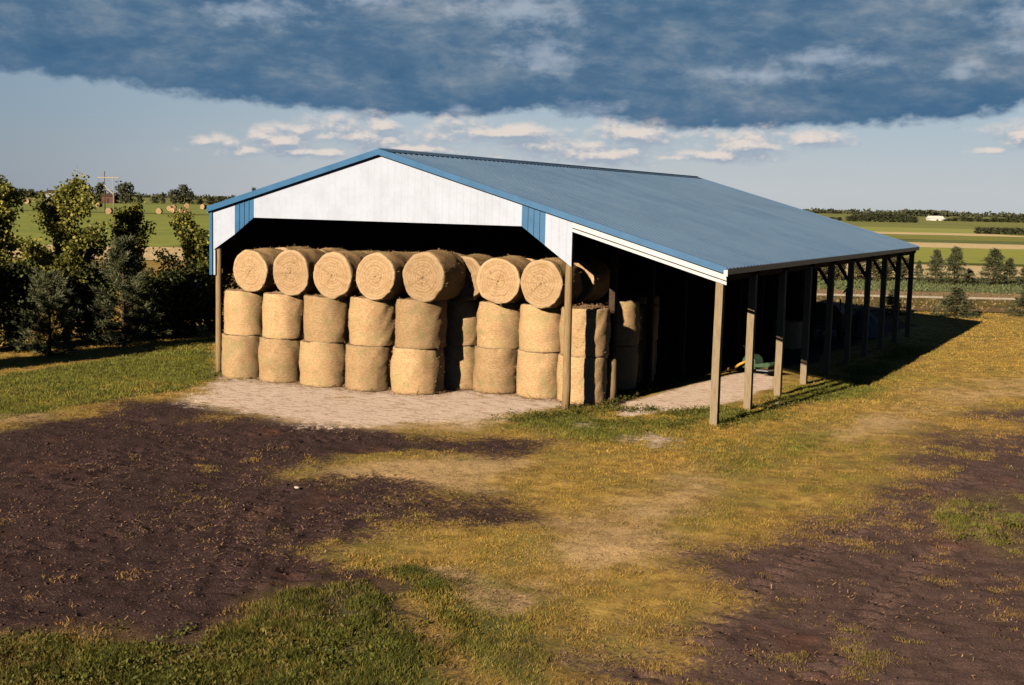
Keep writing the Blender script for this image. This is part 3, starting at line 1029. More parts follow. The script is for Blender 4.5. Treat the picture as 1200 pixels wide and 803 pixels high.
# tarp covered heap by the rear posts
th = empty('tarp_heap', (14.55, 26.6, 0)); tag(th, 'heap under a grey blue tarpaulin between the rear lean-to posts', 'covered heap')
nu_, nv_ = 36, 14
vs = []; fs = []
for j in range(nv_ + 1):
    q = j / nv_
    for i in range(nu_):
        a = 2 * math.pi * i / nu_
        rr = .92 * (1 - q ** 1.7) * (1 + .06 * math.sin(5 * a + 3 * q) + .04 * math.sin(11 * a))
        vs.append((rr * math.cos(a), rr * 1.1 * math.sin(a), 1.32 * (q ** .85) + .02 * math.sin(7 * a) * (1 - q)))
for j in range(nv_):
    for i in range(nu_):
        fs.append((j * nu_ + i, j * nu_ + (i + 1) % nu_, (j + 1) * nu_ + (i + 1) % nu_, (j + 1) * nu_ + i))
MB().add(vs, fs, True).build('tarpaulin', M['tarp'], th)
rp = MB(); rp.tube([(.78 * math.cos(a) * 1.0, .86 * math.sin(a), .42 + .03 * math.sin(3 * a)) for a in np.linspace(0, 2 * math.pi, 30)], [.014] * 30, 6)
rp.build('rope', M['grey_metal'], th)

# dark implement further in, seen as a silhouette
im = tag(empty('parked_implement', (13.35, 25.0, 0), .1), 'dark implement with upright bars silhouetted against the lit field under the lean-to', 'implement')
MB().prism([(-.55, .55), (.55, .55), (.75, 1.1), (.45, 1.5), (-.3, 1.62), (-.75, 1.2)], -.8, .8).build('hopper', M['dark_rust'], im, None, .05)
for x in (-.6, .6):
    wb = MB(); wb.tube([(x - .1, -.2, .5), (x - .08, -.2, .5), (x + .08, -.2, .5), (x + .1, -.2, .5)], [.36, .5, .5, .36], 22)
    w = wb.build('wheel', M['tyre'], im)
    hbm = MB(); hbm.tube([(x - .115, -.2, .5), (x + .115, -.2, .5)], [.16, .16], 12); hbm.build('hub', M['dark_rust'], w)
MB().bar((.85, -.5, .4), (.85, -.5, 2.25), .09, .09).bar((.85, -.5, 2.2), (.7, -.5, 2.05), .07, .07).build('upright_bar', M['dark_rust'], im)
MB().bar((.62, -.5, .4), (.6, -.5, 1.75), .06, .06).build('upright_bar', M['dark_rust'], im)
MB().bar((-.6, -.5, .45), (.95, -.5, .45), .1, .1).bar((0, -.5, .45), (0, -2.0, .35), .09, .09).build('frame', M['dark_rust'], im)

# a few stones on the yard
def stone(px, py, r, mat, label):
    g = at(px, py)
    vs = []; fs = []
    n, k = 10, 6
    for j in range(k + 1):
        ph = math.pi * j / k
        for i in range(n):
            a = 2 * math.pi * i / n
            w = 1 + .25 * (vnoise(np.array([3 * math.cos(a) + px]), np.array([3 * math.sin(a) + ph * 2]), 5)[0] - .5)
            vs.append((r * w * math.sin(ph) * math.cos(a), r * .8 * w * math.sin(ph) * math.sin(a), r * .42 * w * math.cos(ph) + r * .12))
    for j in range(k):
        for i in range(n): fs.append((j * n + i, (j + 1) * n + i, (j + 1) * n + (i + 1) % n, j * n + (i + 1) % n))
    tag(MB().add(vs, fs, True).build('stone', mat, None, (g[0], g[1], 0.02)), label, 'stone')


m_st = simple('pale stone', (.38, .35, .31), (.52, .48, .43), 8, .8)
m_st2 = simple('grey blue stone', (.16, .18, .22), (.25, .27, .31), 8, .8)
stone(348, 573, .06, m_st, 'pale flat stone alone on dark soil by the curved tyre mark')
stone(917, 475, .06, m_st, 'white stone in the post shadows on the grass')
stone(910, 474, .08, m_st2, 'grey blue stone in the post shadows on the grass')


# ------------------------------------------------------------------ vegetation builders
def foliage_mesh(name, V, Fq, mat, rnd):
    me = np_mesh(name, V, [Fq], mat)
    a = me.attributes.new('rnd', 'FLOAT', 'POINT'); a.data.foreach_set('value', np.repeat(rnd, 4).astype(np.float32))
    return me


def tree_mesh(h, crown_r, seed, nleaf, leaf=.11, low=.18, mat='leaf', limbs=26, spread=.3, lean=0.0, dense=1.0):
    """broadleaf: trunk + limbs mesh, crown mesh"""
    r_ = np.random.default_rng(seed)
    tb = MB()
    tp = [Vector((lean * h * (k / 6) ** 1.5 + r_.normal() * .05 * (k > 0), r_.normal() * .05 * (k > 0), h * .93 * k / 6 - .1 * (k == 0))) for k in range(7)]
    r0 = .018 * h + .02
    tb.tube(tp, [r0 * (1 - .82 * k / 6) for k in range(7)], 8)
    cs = []; ds = []
    for i in range(limbs):
        q = low + (1 - low) * ((i + r_.random()) / limbs)
        base = tp[0].lerp(tp[-1], 0) if q < 0 else None
        k = min(5, int(q * 6)); b = tp[k].lerp(tp[k + 1], q * 6 - k)
        a = r_.random() * 6.283
        prof = 1.15 * (1 - q * .93) ** .42 * min(1.0, .6 + (q - low) * 2.5) * (.55 + .9 * r_.random())
        L = crown_r * max(.25, prof) * (.6 + .6 * r_.random())
        up = .55 + .6 * r_.random()
        d = Vector((math.cos(a), math.sin(a), up)).normalized()
        e = b + d * L; mdl = b.lerp(e, .5) + Vector((0, 0, -.06 * L))
        tb.tube([b, mdl, e], [r0 * .38 * (1 - .6 * q), r0 * .2, .008], 5, False)
        for s in range(int(4 * dense) + 1):
            c = b.lerp(e, .35 + .75 * (s + r_.random()) / 5)
            m_ = max(3, int(nleaf / limbs / (int(4 * dense) + 1)))
            pts = np.array(c) + r_.normal(size=(m_, 3)) * spread * (crown_r * .42)
            cs.append(pts)
            ds.append(r_.normal(size=(m_, 3)) + np.array([0, 0, -.25]))
    C = np.concatenate(cs); D = np.concatenate(ds)
    C[:, 2] = np.maximum(C[:, 2], .05)
    V, Fq = quads(C, D, leaf * (.7 + .6 * r_.random(len(C))), leaf * .8, seed=seed)
    rnd = np.clip(r_.random(len(C)) ** 1.4, 0, 1)
    return tb.mesh('trunk', M['bark']), foliage_mesh('crown', V, Fq, M[mat], rnd)


def conifer_mesh(h, R, seed, whorl=.28, per=9, tufts=7, needle=.12, nw=.012, mat='pine', droop=.0, npt=16, up=.35, pow_=.8, low=.04, gap=0.0):
    r_ = np.random.default_rng(seed)
    tb = MB()
    r0 = .018 * h + .015
    tb.tube([(0, 0, -.1), (.02, .01, h * .5), (0, 0, h)], [r0, r0 * .55, .006], 8)
    cs = []; ds = []
    zz = h * low
    while zz < h * .98:
        q = zz / h
        L0 = R * (1 - q) ** pow_ + .04
        for i in range(max(4, int(per * (1 - .5 * q)))):
            a = r_.random() * 6.283
            L = L0 * (.65 + .5 * r_.random())
            zs = zz + r_.normal() * whorl * max(.05, .28 - .2 * gap)
            d = np.array([math.cos(a), math.sin(a), up * (q * .8 + .3) - droop])
            b = np.array([0, 0, zs]); e = b + d * L
            e[2] = max(e[2], .1)
            if L > .2: tb.tube([b, e], [r0 * .25 * (1 - q) + .004, .004], 4, False)
            for s in range(tufts):
                f_ = .22 + .8 * (s + r_.random()) / tufts
                c = b + (e - b) * f_ + r_.normal(size=3) * .05 * R
                dd = r_.normal(size=(npt, 3)) * .55 + d / np.linalg.norm(d) * .9 + np.array([0, 0, .25])
                cs.append(np.broadcast_to(c, (npt, 3)) + r_.normal(size=(npt, 3)) * .035 * max(R, .5)); ds.append(dd)
        zz += whorl * (1 - .45 * q)
    c = np.array([0, 0, h * .97]); dd = r_.normal(size=(npt * 2, 3)) * .3 + np.array([0, 0, 1.])
    cs.append(np.broadcast_to(c, (npt * 2, 3))); ds.append(dd)
    C = np.concatenate(cs); D = np.concatenate(ds)
    C[:, 2] = np.maximum(C[:, 2], .04)
    V, Fq = quads(C, D, needle * (.7 + .6 * r_.random(len(C))), nw, seed=seed)
    return tb.mesh('trunk', M['bark']), foliage_mesh('crown', V, Fq, M[mat], r_.random(len(C)))


def plant(name, meshes, loc, label, cat, group=None, rot=0.0, sc=1.0):
    o = empty(name, loc, rot); o.scale = (sc,) * 3 if not isinstance(sc, tuple) else sc
    tag(o, label, cat, group)
    link('trunk', meshes[0], o); link('crown', meshes[1], o)
    return o


# --- shelterbelt left of the barn
SB = 'trees of the row left of the barn'
def px_tree(px, v, ytop): return atv(px, v), hgt(px, ytop, v)


for (nm, px, v, yt, cr, seed, nl, leaf, low, mat, lab) in (
        ('poplar_tree', 76, 47.5, 214, 1.6, 3, 12500, .14, .14, 'leaf', 'tall leafy poplar, topmost of the left tree row, sunlit yellow green leaves'),
        ('poplar_tree', -6, 46.0, 208, 1.25, 14, 8000, .14, .2, 'leaf', 'leafy tree cut by the left edge of the photo'),
        ('poplar_tree', 150, 50.5, 240, 1.0, 25, 5200, .13, .35, 'leaf', 'slender young leafy tree above the sprawling pine'),
        ('poplar_tree', 226, 51.0, 252, 1.2, 36, 7000, .13, .25, 'leaf', 'leafy yellow green tree right beside the barn corner'),
        ('poplar_tree', 36, 51.0, 284, 1.1, 47, 5200, .13, .2, 'leaf', 'shorter leafy tree in the gap left of the tall poplar')):
    g, h = px_tree(px, v, yt)
    plant(nm, tree_mesh(h, cr, seed, nl, leaf, low, mat), g, lab, 'tree', SB)
for (px, v, yt, R, seed, lab) in ((55, 43.2, 322, 1.15, 5, 'bushy dark green pine at the front of the left tree row'),
                                  (143, 46.6, 283, 1.35, 6, 'taller sprawling pine in the middle of the left tree row')):
    g, h = px_tree(px, v, yt)
    plant('pine_tree', conifer_mesh(h, R, seed, .34, 10, 6, .20, .026, 'pine', 0, 24, .75, .55), g, lab, 'pine', SB)
for (px, v, yt, cr, seed, lab) in ((212, 50, 322, 1.1, 61, 'dark rounded shrub between the pines and the barn'),
                                   (246, 52.5, 312, 1.1, 62, 'dark shrub in the barn corner behind the left post'),
                                   (180, 49, 335, 1.0, 63, 'dark shrub right of the sprawling pine'),
                                   (102, 48.0, 322, 1.1, 64, 'dark shrub between the two pines'),
                                   (10, 44.8, 318, 1.1, 65, 'dark shrub at the left edge under the leafy tree'),
                                   (-50, 43.0, 300, 1.3, 66, 'dark shrub just past the left edge')):
    g, h = px_tree(px, v, yt)
    plant('shrub', tree_mesh(h, cr, seed, 8500, .13, .03, 'leaf_dark', 34, .46, 0, 1.4), g, lab, 'shrub', 'dark shrubs under the left trees')
# the row goes on towards the viewer, just outside the frame; it throws the shade on the strip by the trees
for k, (x, y, s) in enumerate(((-8.0, -5.2, .8), (-7.9, -7.4, .9), (-8.1, -9.8, 1.0), (-8.4, -12.4, 1.0), (-9.2, -15, 1.0))):
    ms = tree_mesh(4.6, 1.35, 80 + k, 7000, .15, .05, 'leaf', 30, .36, 0, 1.2)
    plant('poplar_tree', ms, (x, y, 0), 'leafy tree of the row just outside the left edge', 'tree', SB, 0, s)

# --- young spruces on the right
SP = [conifer_mesh(2.6, 1.25, s, .36, 14, 9, .13, .045, 'spruce', .12, 8, .2, 1.0, .04, 1.25) for s in (101, 102, 103)]
SPS = 'young spruces in the row across the right field'
row = [(1076, 327, 304, 'small thin spruce right after the last barn post'), (1096, 331, 291, 'slim tall spruce, second right of the barn corner'),
       (1118, 332, 288, 'tall spruce third right of the barn corner'), (1136, 331, 314, 'low spruce between two taller ones'),
       (1163, 332, 290, 'broadest spruce of the right row'), (1182, 332, 301, 'slim spruce beside the broadest one'), (1200, 332, 311, 'low spruce cut by the right edge')]
for i, (px, yb, yt, lab) in enumerate(row):
    g = at(px, yb + 3); v = to_uv(g)[1]; h = hgt(px, yt + 1, v)
    k = (.85, .95, 1.05, 1.5, 1.3, 1.05, 1.4)[i]
    plant('spruce_tree', SP[i % 3], g, lab, 'spruce', SPS, i * 1.3, (h / 2.6 * k, h / 2.6 * k, h / 2.6))
for i, (px, yb, yt, k, lab) in enumerate(((1119, 371, 336, 1.9, 'bluish spruce standing alone on the gold grass by the pale track'), (1045, 369, 338, 1.2, 'spruce seen between the rear posts of the lean-to'),
                                     (1203, 371, 333, 1.6, 'pale spruce cut by the right edge nearest the yard'))):
    g = at(px, yb); v = to_uv(g)[1]; h = hgt(px, yt, v)
    plant('spruce_tree', SP[(i + 1) % 3], g, lab, 'spruce', None, i * 2.1 + .5, (h / 2.6 * k, h / 2.6 * k, h / 2.6))
sap = [tree_mesh(2.4, .8, 130 + s, 1500, .17, .03, 'farleaf_brown', 18, .45) for s in range(2)]
for i, (px, yt, lab) in enumerate(((966, 305, 'first'), (984, 302, 'second'), (1005, 300, 'third'), (1026, 303, 'fourth'), (1042, 300, 'fifth'), (1058, 304, 'sixth'))):
    g = at(px, 330); v = to_uv(g)[1]; h = hgt(px, yt, v)
    plant('sapling', sap[i % 2], g, f'brownish bushy sapling seen between the rear lean-to posts, {lab} from the left', 'sapling', 'saplings behind the lean-to posts', i * 1.7, (h / 2.4 * 1.15, h / 2.4 * 1.15, h / 2.4))


# --- far trees
def far_tree(seed, h=8.0, w=3.2, n=900, leaf=.75, mat='farleaf'):
    r_ = np.random.default_rng(seed)
    tb = MB(); tb.tube([(0, 0, -.2), (0, 0, h * .6)], [.25, .08], 6)
    nb_ = 11
    C = []
    for b in range(nb_):
        q = .12 + .8 * (b + r_.random() * .8) / nb_
        a = r_.random() * 6.283; rr = w * math.sin(math.pi * min(q + .1, 1)) ** .6 * .62 * r_.random()
        c = np.array([rr * math.cos(a), rr * math.sin(a), q * h])
        C.append(c + r_.normal(size=(n // nb_, 3)) * np.array([w * .27, w * .27, h * .075]))
        tb.tube([(0, 0, q * h * .6), c], [.07, .02], 4, False)
    C = np.concatenate(C); C[:, 2] = np.clip(C[:, 2], .15, h)
    V, Fq = quads(C, r_.normal(size=C.shape), leaf * (.6 + .8 * r_.random(len(C))), leaf * .9, seed=seed)
    return tb.mesh('trunk', M['bark']), foliage_mesh('crown', V, Fq, M[mat], r_.random(len(C)))


FT = [far_tree(200 + s, 8, (3.0, 3.6, 2.4, 4.0)[s]) for s in range(4)]
i = 0
def far(px, v, ytop, wide, label, group):
    global i
    i += 1
    h = max(hgt(px, ytop, v), 2.0)
    g = atv(px, v)
    s = h / 8.0
    w = wide * v / FPX / 6.0
    plant('broadleaf_tree', FT[i % 4], g, label, 'tree', group, i * 2.4, (w, w, s))


LG = 'trees on the skyline left of the barn'
for (px, v, yt, w, lab) in ((147, 760, 214, 24, 'large dark round tree right of the two poled utility pole'), (117, 800, 215, 18, 'dark round tree left of the utility pole'),
                            (101, 800, 219, 8, 'small dark tree beside the grey shed'), (164, 830, 229, 10, 'low tree at the foot of the large dark round one'),
                            (182, 850, 230, 11, 'low tree on the skyline mid way to the tall round one'), (191, 850, 226, 7, 'narrow upright dark tree on the skyline'),
                            (205, 830, 222, 14, 'left tree of the round grove before the barn roof'), (215, 830, 217, 20, 'tallest tree of the round grove before the barn roof'),
                            (222, 830, 224, 14, 'right tree of the round grove before the barn roof'), (234, 860, 232, 12, 'low tree between the grove and the barn eave'),
                            (246, 860, 231, 14, 'low tree touching the tip of the barn eave'), (259, 860, 230, 16, 'wide low tree above the eave of the barn'),
                            (272, 870, 231, 14, 'low tree above the blue panel of the barn'), (298, 860, 221, 12, 'lone round tree peeking over the left roof edge')):
    far(px, v, yt, w, lab, LG)
for k, px in enumerate((4, 14, 25, 36)):
    far(px, 1300, (219, 219, 221, 222)[k], 16, f'dark wood edge tree at far left skyline, {ORD[k]} from the left', 'dark trees at the far left skyline')
RG = 'grove on the plain beyond the barn roof'
for k, (px, yt, w) in enumerate(((995, 253, 10), (1002, 251, 13), (1010, 250.5, 13), (1018, 250, 14), (1027, 249, 15), (1034, 249.5, 12), (1041, 248, 14), (1047, 250, 12), (1053, 249.5, 13), (1060, 252, 12), (1067, 253, 12), (1073, 254, 10))):
    far(px, 690, yt, w, f'grove tree beyond the barn roof, {ORD[k] if k < 11 else "last"} from the left', RG)
far(976, 720, 256, 9, 'small bush tree just above the roof slope left of the grove', RG)
far(984, 720, 255.5, 9, 'small bush tree by the roof slope nearest the grove', RG)
R2 = 'distant tree line at the right edge'
for k, px in enumerate((1112, 1120, 1129, 1138, 1147, 1157, 1166, 1174, 1183, 1192, 1201)):
    far(px, 900, (256, 255, 253.5, 255, 254, 256.5, 255, 256, 254, 253.5, 255)[k], 12, f'distant line tree right of the white shed, {ORD[k]} from the left', R2)
R3 = 'low bushes edging the far right field'
for k, px in enumerate((1148, 1156, 1163, 1171, 1179, 1187, 1195, 1203)):
    far(px, 352, (269, 268.5, 269, 268, 269, 268, 268.5, 269)[k], 12, f'low dark bush beside the tan field patch, {ORD[k]} from the left', R3)
# far woods as one mass on the horizon
r_ = np.random.default_rng(5)
C = []
for (x0, x1, v, h) in ((940, 1280, 2300, 8), (1060, 1110, 1900, 7), (-60, 330, 2500, 7)):
    n = 2600
    pxs = x0 + (x1 - x0) * r_.random(n)
    tops = h * (.55 + .6 * vnoise(pxs * .12, pxs * 0, 4))
    g = np.array([atv(a, v + b) for a, b in zip(pxs, r_.random(n) * 60)])
    g[:, 2] = tops * r_.random(n)
    C.append(g)
C = np.concatenate(C)
V, Fq = quads(C, r_.normal(size=C.shape), 5.0, 4.0, seed=9)
tag(link('far_woods', foliage_mesh('far_woods', V, Fq, M['farleaf'], r_.random(len(C)))), kind='stuff')

# --- bales left out on the far field
FB = 'round bales scattered over the far left field'
fbm_mesh = bales[1]
for k, (px, py, lab) in enumerate(((20, 240, 'near the left edge, outermost'), (31, 239, 'second from the left edge'), (58, 239, 'behind the top of the tall poplar'),
                                   (83, 241, 'left of the pair by the poplar top'), (92, 241, 'right of the pair by the poplar top'), (114, 243, 'between the poplar and the utility pole'),
                                   (127, 251, 'at the foot of the utility pole'), (156, 249, 'large, right of the utility pole'), (186, 251, 'alone midway across the field'),
                                   (198, 247.5, 'left one of the bunch of three'), (203, 246, 'rear one of the bunch of three'), (202, 250, 'front one of the bunch of three'),
                                   (214, 251, 'left of the close pair below the grove'), (217, 253, 'right of the close pair below the grove'), (219, 244.5, 'small, below the grove at the far edge'), (237, 245.5, 'small, nearest the barn eave'))):
    g = at(px, py)
    r = 2.05 * to_uv(g)[1] / FPX * 1.45
    r = min(max(r, .85), 1.25)
    yaw = random.uniform(-.6, .9)
    bale_flat(g[0], g[1], r, f'tiny round bale on the far green field, {lab}', r, r * 1.9, yaw + .4, FB)

# --- utility pole with two legs, mast, sheds
v = 372
ppx = 128; g = atv(ppx, v)
pole = tag(empty('utility_pole', g, YAW), 'two legged wooden utility pole with crossarm standing in the bale field', 'utility pole')
s = v / FPX
for dx, top_, mt in ((-5.2 * s, hgt(123, 201, v), 'dark_rust'), (5.0 * s, hgt(133, 205, v), 'pole')):
    mb = MB(); mb.tube([(dx, 0, -.5), (dx, 0, top_)], [.17, .12], 8); mb.build('pole_leg', M[mt], pole)
zca = hgt(128, 208.5, v)
MB().bar((-13 * s, -.2, zca), (12 * s, -.2, zca), .22, .3).build('crossarm', M['pole'], pole)
MB().bar((-5.2 * s, -.1, hgt(123, 217, v)), (5 * s, -.1, hgt(133, 228, v)), .2, .3).build('brace', M['pole'], pole)
for dx in (-12, -1, 11):
    mb = MB(); mb.tube([(dx * s, -.2, zca - .15), (dx * s, -.2, zca - .9)], [.07, .07], 6); mb.build('insulator', M['grey_metal'], pole)
v = 820; g = atv(91, v)
mast = tag(empty('antenna_mast', g, YAW), 'thin antenna mast rising on the skyline above the grey shed', 'mast')
h = hgt(91, 195, v)
mb = MB(); mb.tube([(0, 0, 0), (0, 0, h)], [.22, .12], 6); mb.build('mast_pole', M['grey_metal'], mast)
mb = MB(); mb.bar((-.9, 0, h * .9), (.9, 0, h * .9), .15, .15).bar((-.6, 0, h * .8), (.6, 0, h * .8), .15, .15); mb.build('antenna', M['grey_metal'], mast)


def shed(name, px0, px1, v, ywall, ytop, wall, roof, label, depth=10, doors=0, yawo=0.0):
    g = atv((px0 + px1) / 2, v)
    o = tag(empty(name, g, YAW + yawo), label, 'farm building')
    w = (px1 - px0) * v / FPX; hw = hgt(px0, ywall, v); hr = hgt(px0, ytop, v)
    MB().box((-w / 2, 0, 0), (w / 2, depth, hw)).build('wall', M[wall], o)
    rb = MB().add([(-w / 2 - .4, -.4, hw + .01), (w / 2 + .4, -.4, hw + .01), (w / 2 + .4, depth + .4, hw + .01), (-w / 2 - .4, depth + .4, hw + .01), (-w / 2 - .4, depth / 2, hr), (w / 2 + .4, depth / 2, hr)],
                  [(0, 1, 5, 4), (2, 3, 4, 5), (1, 2, 5), (3, 0, 4), (3, 2, 1, 0)])
    rb.build('roof', M[roof], o)
    for k in range(doors):
        x = -w / 2 + w * (k + .5) / doors
        MB().box((x - w * .07, -.06, 0), (x + w * .07, -.003, hw * .7)).build('door', M['dark_open'], o)
    return o


shed('shed', 76, 99, 790, 228, 224, 'shed_grey', 'shed_grey', 'long grey shed on the left skyline below the mast', 14, 2)
shed('shed', 53, 64, 860, 226, 222.5, 'shed_grey', 'dark_rust', 'dark roofed shed behind the tall poplar top', 12, 1)
shed('old_barn', 119, 134, 760, 230, 226.5, 'shed_red', 'dark_rust', 'old red brown barn behind the utility pole', 9, 1)
shed('white_shed', 1091, 1107, 940, 256.5, 253, 'shed_white', 'shed_white', 'larger white farm shed on the right horizon', 10, 1)
shed('white_shed', 1107.5, 1115, 945, 258, 256, 'shed_white', 'shed_white', 'smaller white farm shed beside the larger one', 8, 1)


# ------------------------------------------------------------------ grass, straw, clods
def in_barn(P):
    return (P[:, 0] > -.2) & (P[:, 0] < XR - .6) & (P[:, 1] > 2.0) & (P[:, 1] < DEP)


def scatter(v0, v1, dens, pad=1.12):
    # even over the ground area between two depths, a bit wider than the view
    half = v1 * 600 / FPX * pad + .8
    n = int((v1 - v0) * 2 * half * dens)
    u = (rng.random(n) * 2 - 1) * half; v = v0 + (v1 - v0) * rng.random(n)
    k = np.abs(u) < v * 600 / FPX * pad + .8
    return np.stack([u[k], v[k]], -1)


gv_, gf_, gc_ = [], [], []
off = 0
for (v0, v1, dens, hs, wd) in ((12.3, 16, 4200, .72, .0055), (16, 20, 3400, .72, .006), (20, 26, 2400, .75, .007), (26, 34, 1450, .8, .009), (34, 44, 800, .85, .013), (44, 56, 380, .9, .019), (56, 72, 170, .95, .028)):
    uv = scatter(v0, v1, dens)
    P = from_uv(uv[:, 0], uv[:, 1])
    so, gr, gn, sw_ = (look(k, uv) for k in ('soil', 'gravel', 'green', 'straw'))
    big = fbm(P[:, 0], P[:, 1], .55, 4, 31); clump = fbm(P[:, 0], P[:, 1], 2.6, 3, 41); tint = fbm(P[:, 0], P[:, 1], .3, 4, 51)
    d = .55 + .42 * gn + (big - .5) * 1.2 + (clump - .5) * 2.2
    d = d - sw_ * .12 - gr * 1.25 * (1 - .3 * clump) - so * (1 - .8 * gn) * (1.15 - .45 * (uv[:, 0] > 3) * (big > .47)) + .15 * so * (clump > .62)
    # thin cover where soil edges
    keep = rng.random(len(uv)) < np.clip(d, 0, 1)
    keep &= ~(in_barn(P) & (gn < .4))
    uv, P, so, gr, gn, sw_, big, clump, tint = (a[keep] for a in (uv, P, so, gr, gn, sw_, big, clump, tint))
    n = len(uv)
    P[:, 2] = ground_z(uv) - .01
    h = hs * (.022 + .05 * rng.random(n) ** 1.6 + .035 * gn * rng.random(n) + .05 * clump * gn + .02 * clump)
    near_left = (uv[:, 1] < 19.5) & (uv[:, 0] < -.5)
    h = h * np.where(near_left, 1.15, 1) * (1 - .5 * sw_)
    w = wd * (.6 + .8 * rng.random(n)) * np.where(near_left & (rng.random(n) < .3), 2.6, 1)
    a = rng.random(n) * 6.283
    side = np.stack([np.cos(a), np.sin(a), 0 * a], -1)
    lean = rng.normal(size=(n, 2)) * (.42 + .9 * sw_[:, None])
    tipo = np.concatenate([lean * h[:, None] * 1.1, h[:, None]], 1)
    mido = np.concatenate([lean * h[:, None] * .35, .55 * h[:, None]], 1)
    V = np.stack([P - side * w[:, None] / 2, P + side * w[:, None] / 2, P + mido + side * w[:, None] * .4, P + mido - side * w[:, None] * .4, P + tipo], 1).reshape(-1, 3)
    b = np.arange(n) * 5 + off
    gf_.append((np.stack([b, b + 1, b + 2, b + 3], -1), np.stack([b + 3, b + 2, b + 4], -1)))
    gv_.append(V); off += n * 5
    k = np.clip(gn * 1.15 + (tint - .5) * 1.6 + (clump - .5) * 1.3 + (rng.random(n) - .5) * .55 - sw_ * .35 - so * .15, 0, 1)[:, None]
    brn = np.array([.30, .175, .085])
    dry = (np.array([.64, .415, .09]) * (1 - sw_[:, None]) + np.array([.62, .45, .25]) * sw_[:, None]) * (1 - rng.random((n, 1)) * .5) + np.array([.08, .06, .05]) * (rng.random((n, 1)) < .15)
    grn = np.array([.19, .205, .04]) * (.6 + .8 * rng.random((n, 1)))
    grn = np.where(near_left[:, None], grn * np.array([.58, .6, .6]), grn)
    dry = dry * (1 - .75 * so[:, None]) + brn * .75 * so[:, None]
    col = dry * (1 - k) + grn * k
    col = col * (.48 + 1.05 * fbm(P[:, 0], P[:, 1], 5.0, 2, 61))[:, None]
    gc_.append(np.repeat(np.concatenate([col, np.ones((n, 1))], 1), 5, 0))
print('grass blades', off // 5)
me = np_mesh('grass', np.concatenate(gv_), [np.concatenate([f[0] for f in gf_]), np.concatenate([f[1] for f in gf_])], M['blade'])
ca_ = me.attributes.new('col', 'FLOAT_COLOR', 'POINT'); ca_.data.foreach_set('color', np.concatenate(gc_).astype(np.float32).ravel())
tag(link('grass', me), 'short dry and green grass growing over the yard', 'grass', None, 'stuff')

# crop rows and weeds beyond the yard (right), rough tufts
uv = np.stack([-6 + 80 * rng.random(34000), 72 + 31 * rng.random(34000)], -1)
uv = uv[(uv[:, 0] < uv[:, 1] * 600 / FPX * 1.1 + 1) & (uv[:, 0] > 10)]
band = uv[:, 1]
kk = np.where(band > 89, 1.0, np.where((band > 81.5) & (band < 85), 0.0, .35))
uv = uv[rng.random(len(uv)) < kk]
P = from_uv(uv[:, 0], uv[:, 1]); n = len(uv)
D = rng.normal(size=(n, 3)) * .5 + np.array([0, 0, 1.])
V, Fq = quads(P, D, np.where(uv[:, 1] > 89, .16, .10) + .16 * rng.random(n), .12, seed=77)
col = np.where((uv[:, 1] > 89)[:, None], np.array([.125, .155, .07]), np.array([.24, .18, .09])) * (.6 + .8 * rng.random((n, 1)))
me = np_mesh('crop', V, [Fq], M['blade'])
ca_ = me.attributes.new('col', 'FLOAT_COLOR', 'POINT'); ca_.data.foreach_set('color', np.repeat(np.concatenate([col, np.ones((n, 1))], 1), 4, 0).astype(np.float32).ravel())
tag(link('crop', me), 'low green crop and weeds beyond the pale track', 'crop', None, 'stuff')

# taller weeds along the posts and the gravel edge
C = []
for (x0, y0, x1, y1, nc, rad) in ((600, 493, 700, 483, 60, .5), (660, 480, 790, 482, 50, .35), (706, 474, 772, 454, 46, .22), (780, 486, 860, 482, 40, .45), (838, 500, 990, 456, 90, .4),
                                  (690, 500, 830, 496, 60, .7), (245, 444, 262, 437, 10, .2), (1140, 590, 1200, 650, 30, 1.0), (0, 765, 200, 775, 60, .9), (0, 790, 300, 800, 70, .9), (240, 770, 460, 740, 50, .9)):
    for _ in range(nc):
        q = rng.random()
        g = at(x0 + (x1 - x0) * q, y0 + (y1 - y0) * q)[:2] + rng.normal(size=2) * rad * .6
        hgt_ = (.03 if y0 > 700 else .05) + (.05 if y0 > 580 else .11) * rng.random()
        C.append(np.concatenate([g[None] + rng.normal(size=(26, 2)) * .09, rng.random((26, 1)) * hgt_], 1))
C = np.concatenate(C); C[:, 2] += ground_z(to_uv(C)); n = len(C)
V, Fq = quads(C, rng.normal(size=(n, 3)) * .7 + np.array([0, 0, .5]), .035 + .04 * rng.random(n), .02 + .022 * rng.random(n), seed=78)
me = np_mesh('weeds', V, [Fq], M['blade'])
col = np.array([.095, .12, .03]) * (.35 + 1.0 * rng.random((n, 1))) + np.array([.06, .03, 0]) * rng.random((n, 1))
ca_ = me.attributes.new('col', 'FLOAT_COLOR', 'POINT'); ca_.data.foreach_set('color', np.repeat(np.concatenate([col, np.ones((n, 1))], 1), 4, 0).astype(np.float32).ravel())
tag(link('weeds', me), 'leafy green weeds along the posts and gravel edge', 'weeds', None, 'stuff')

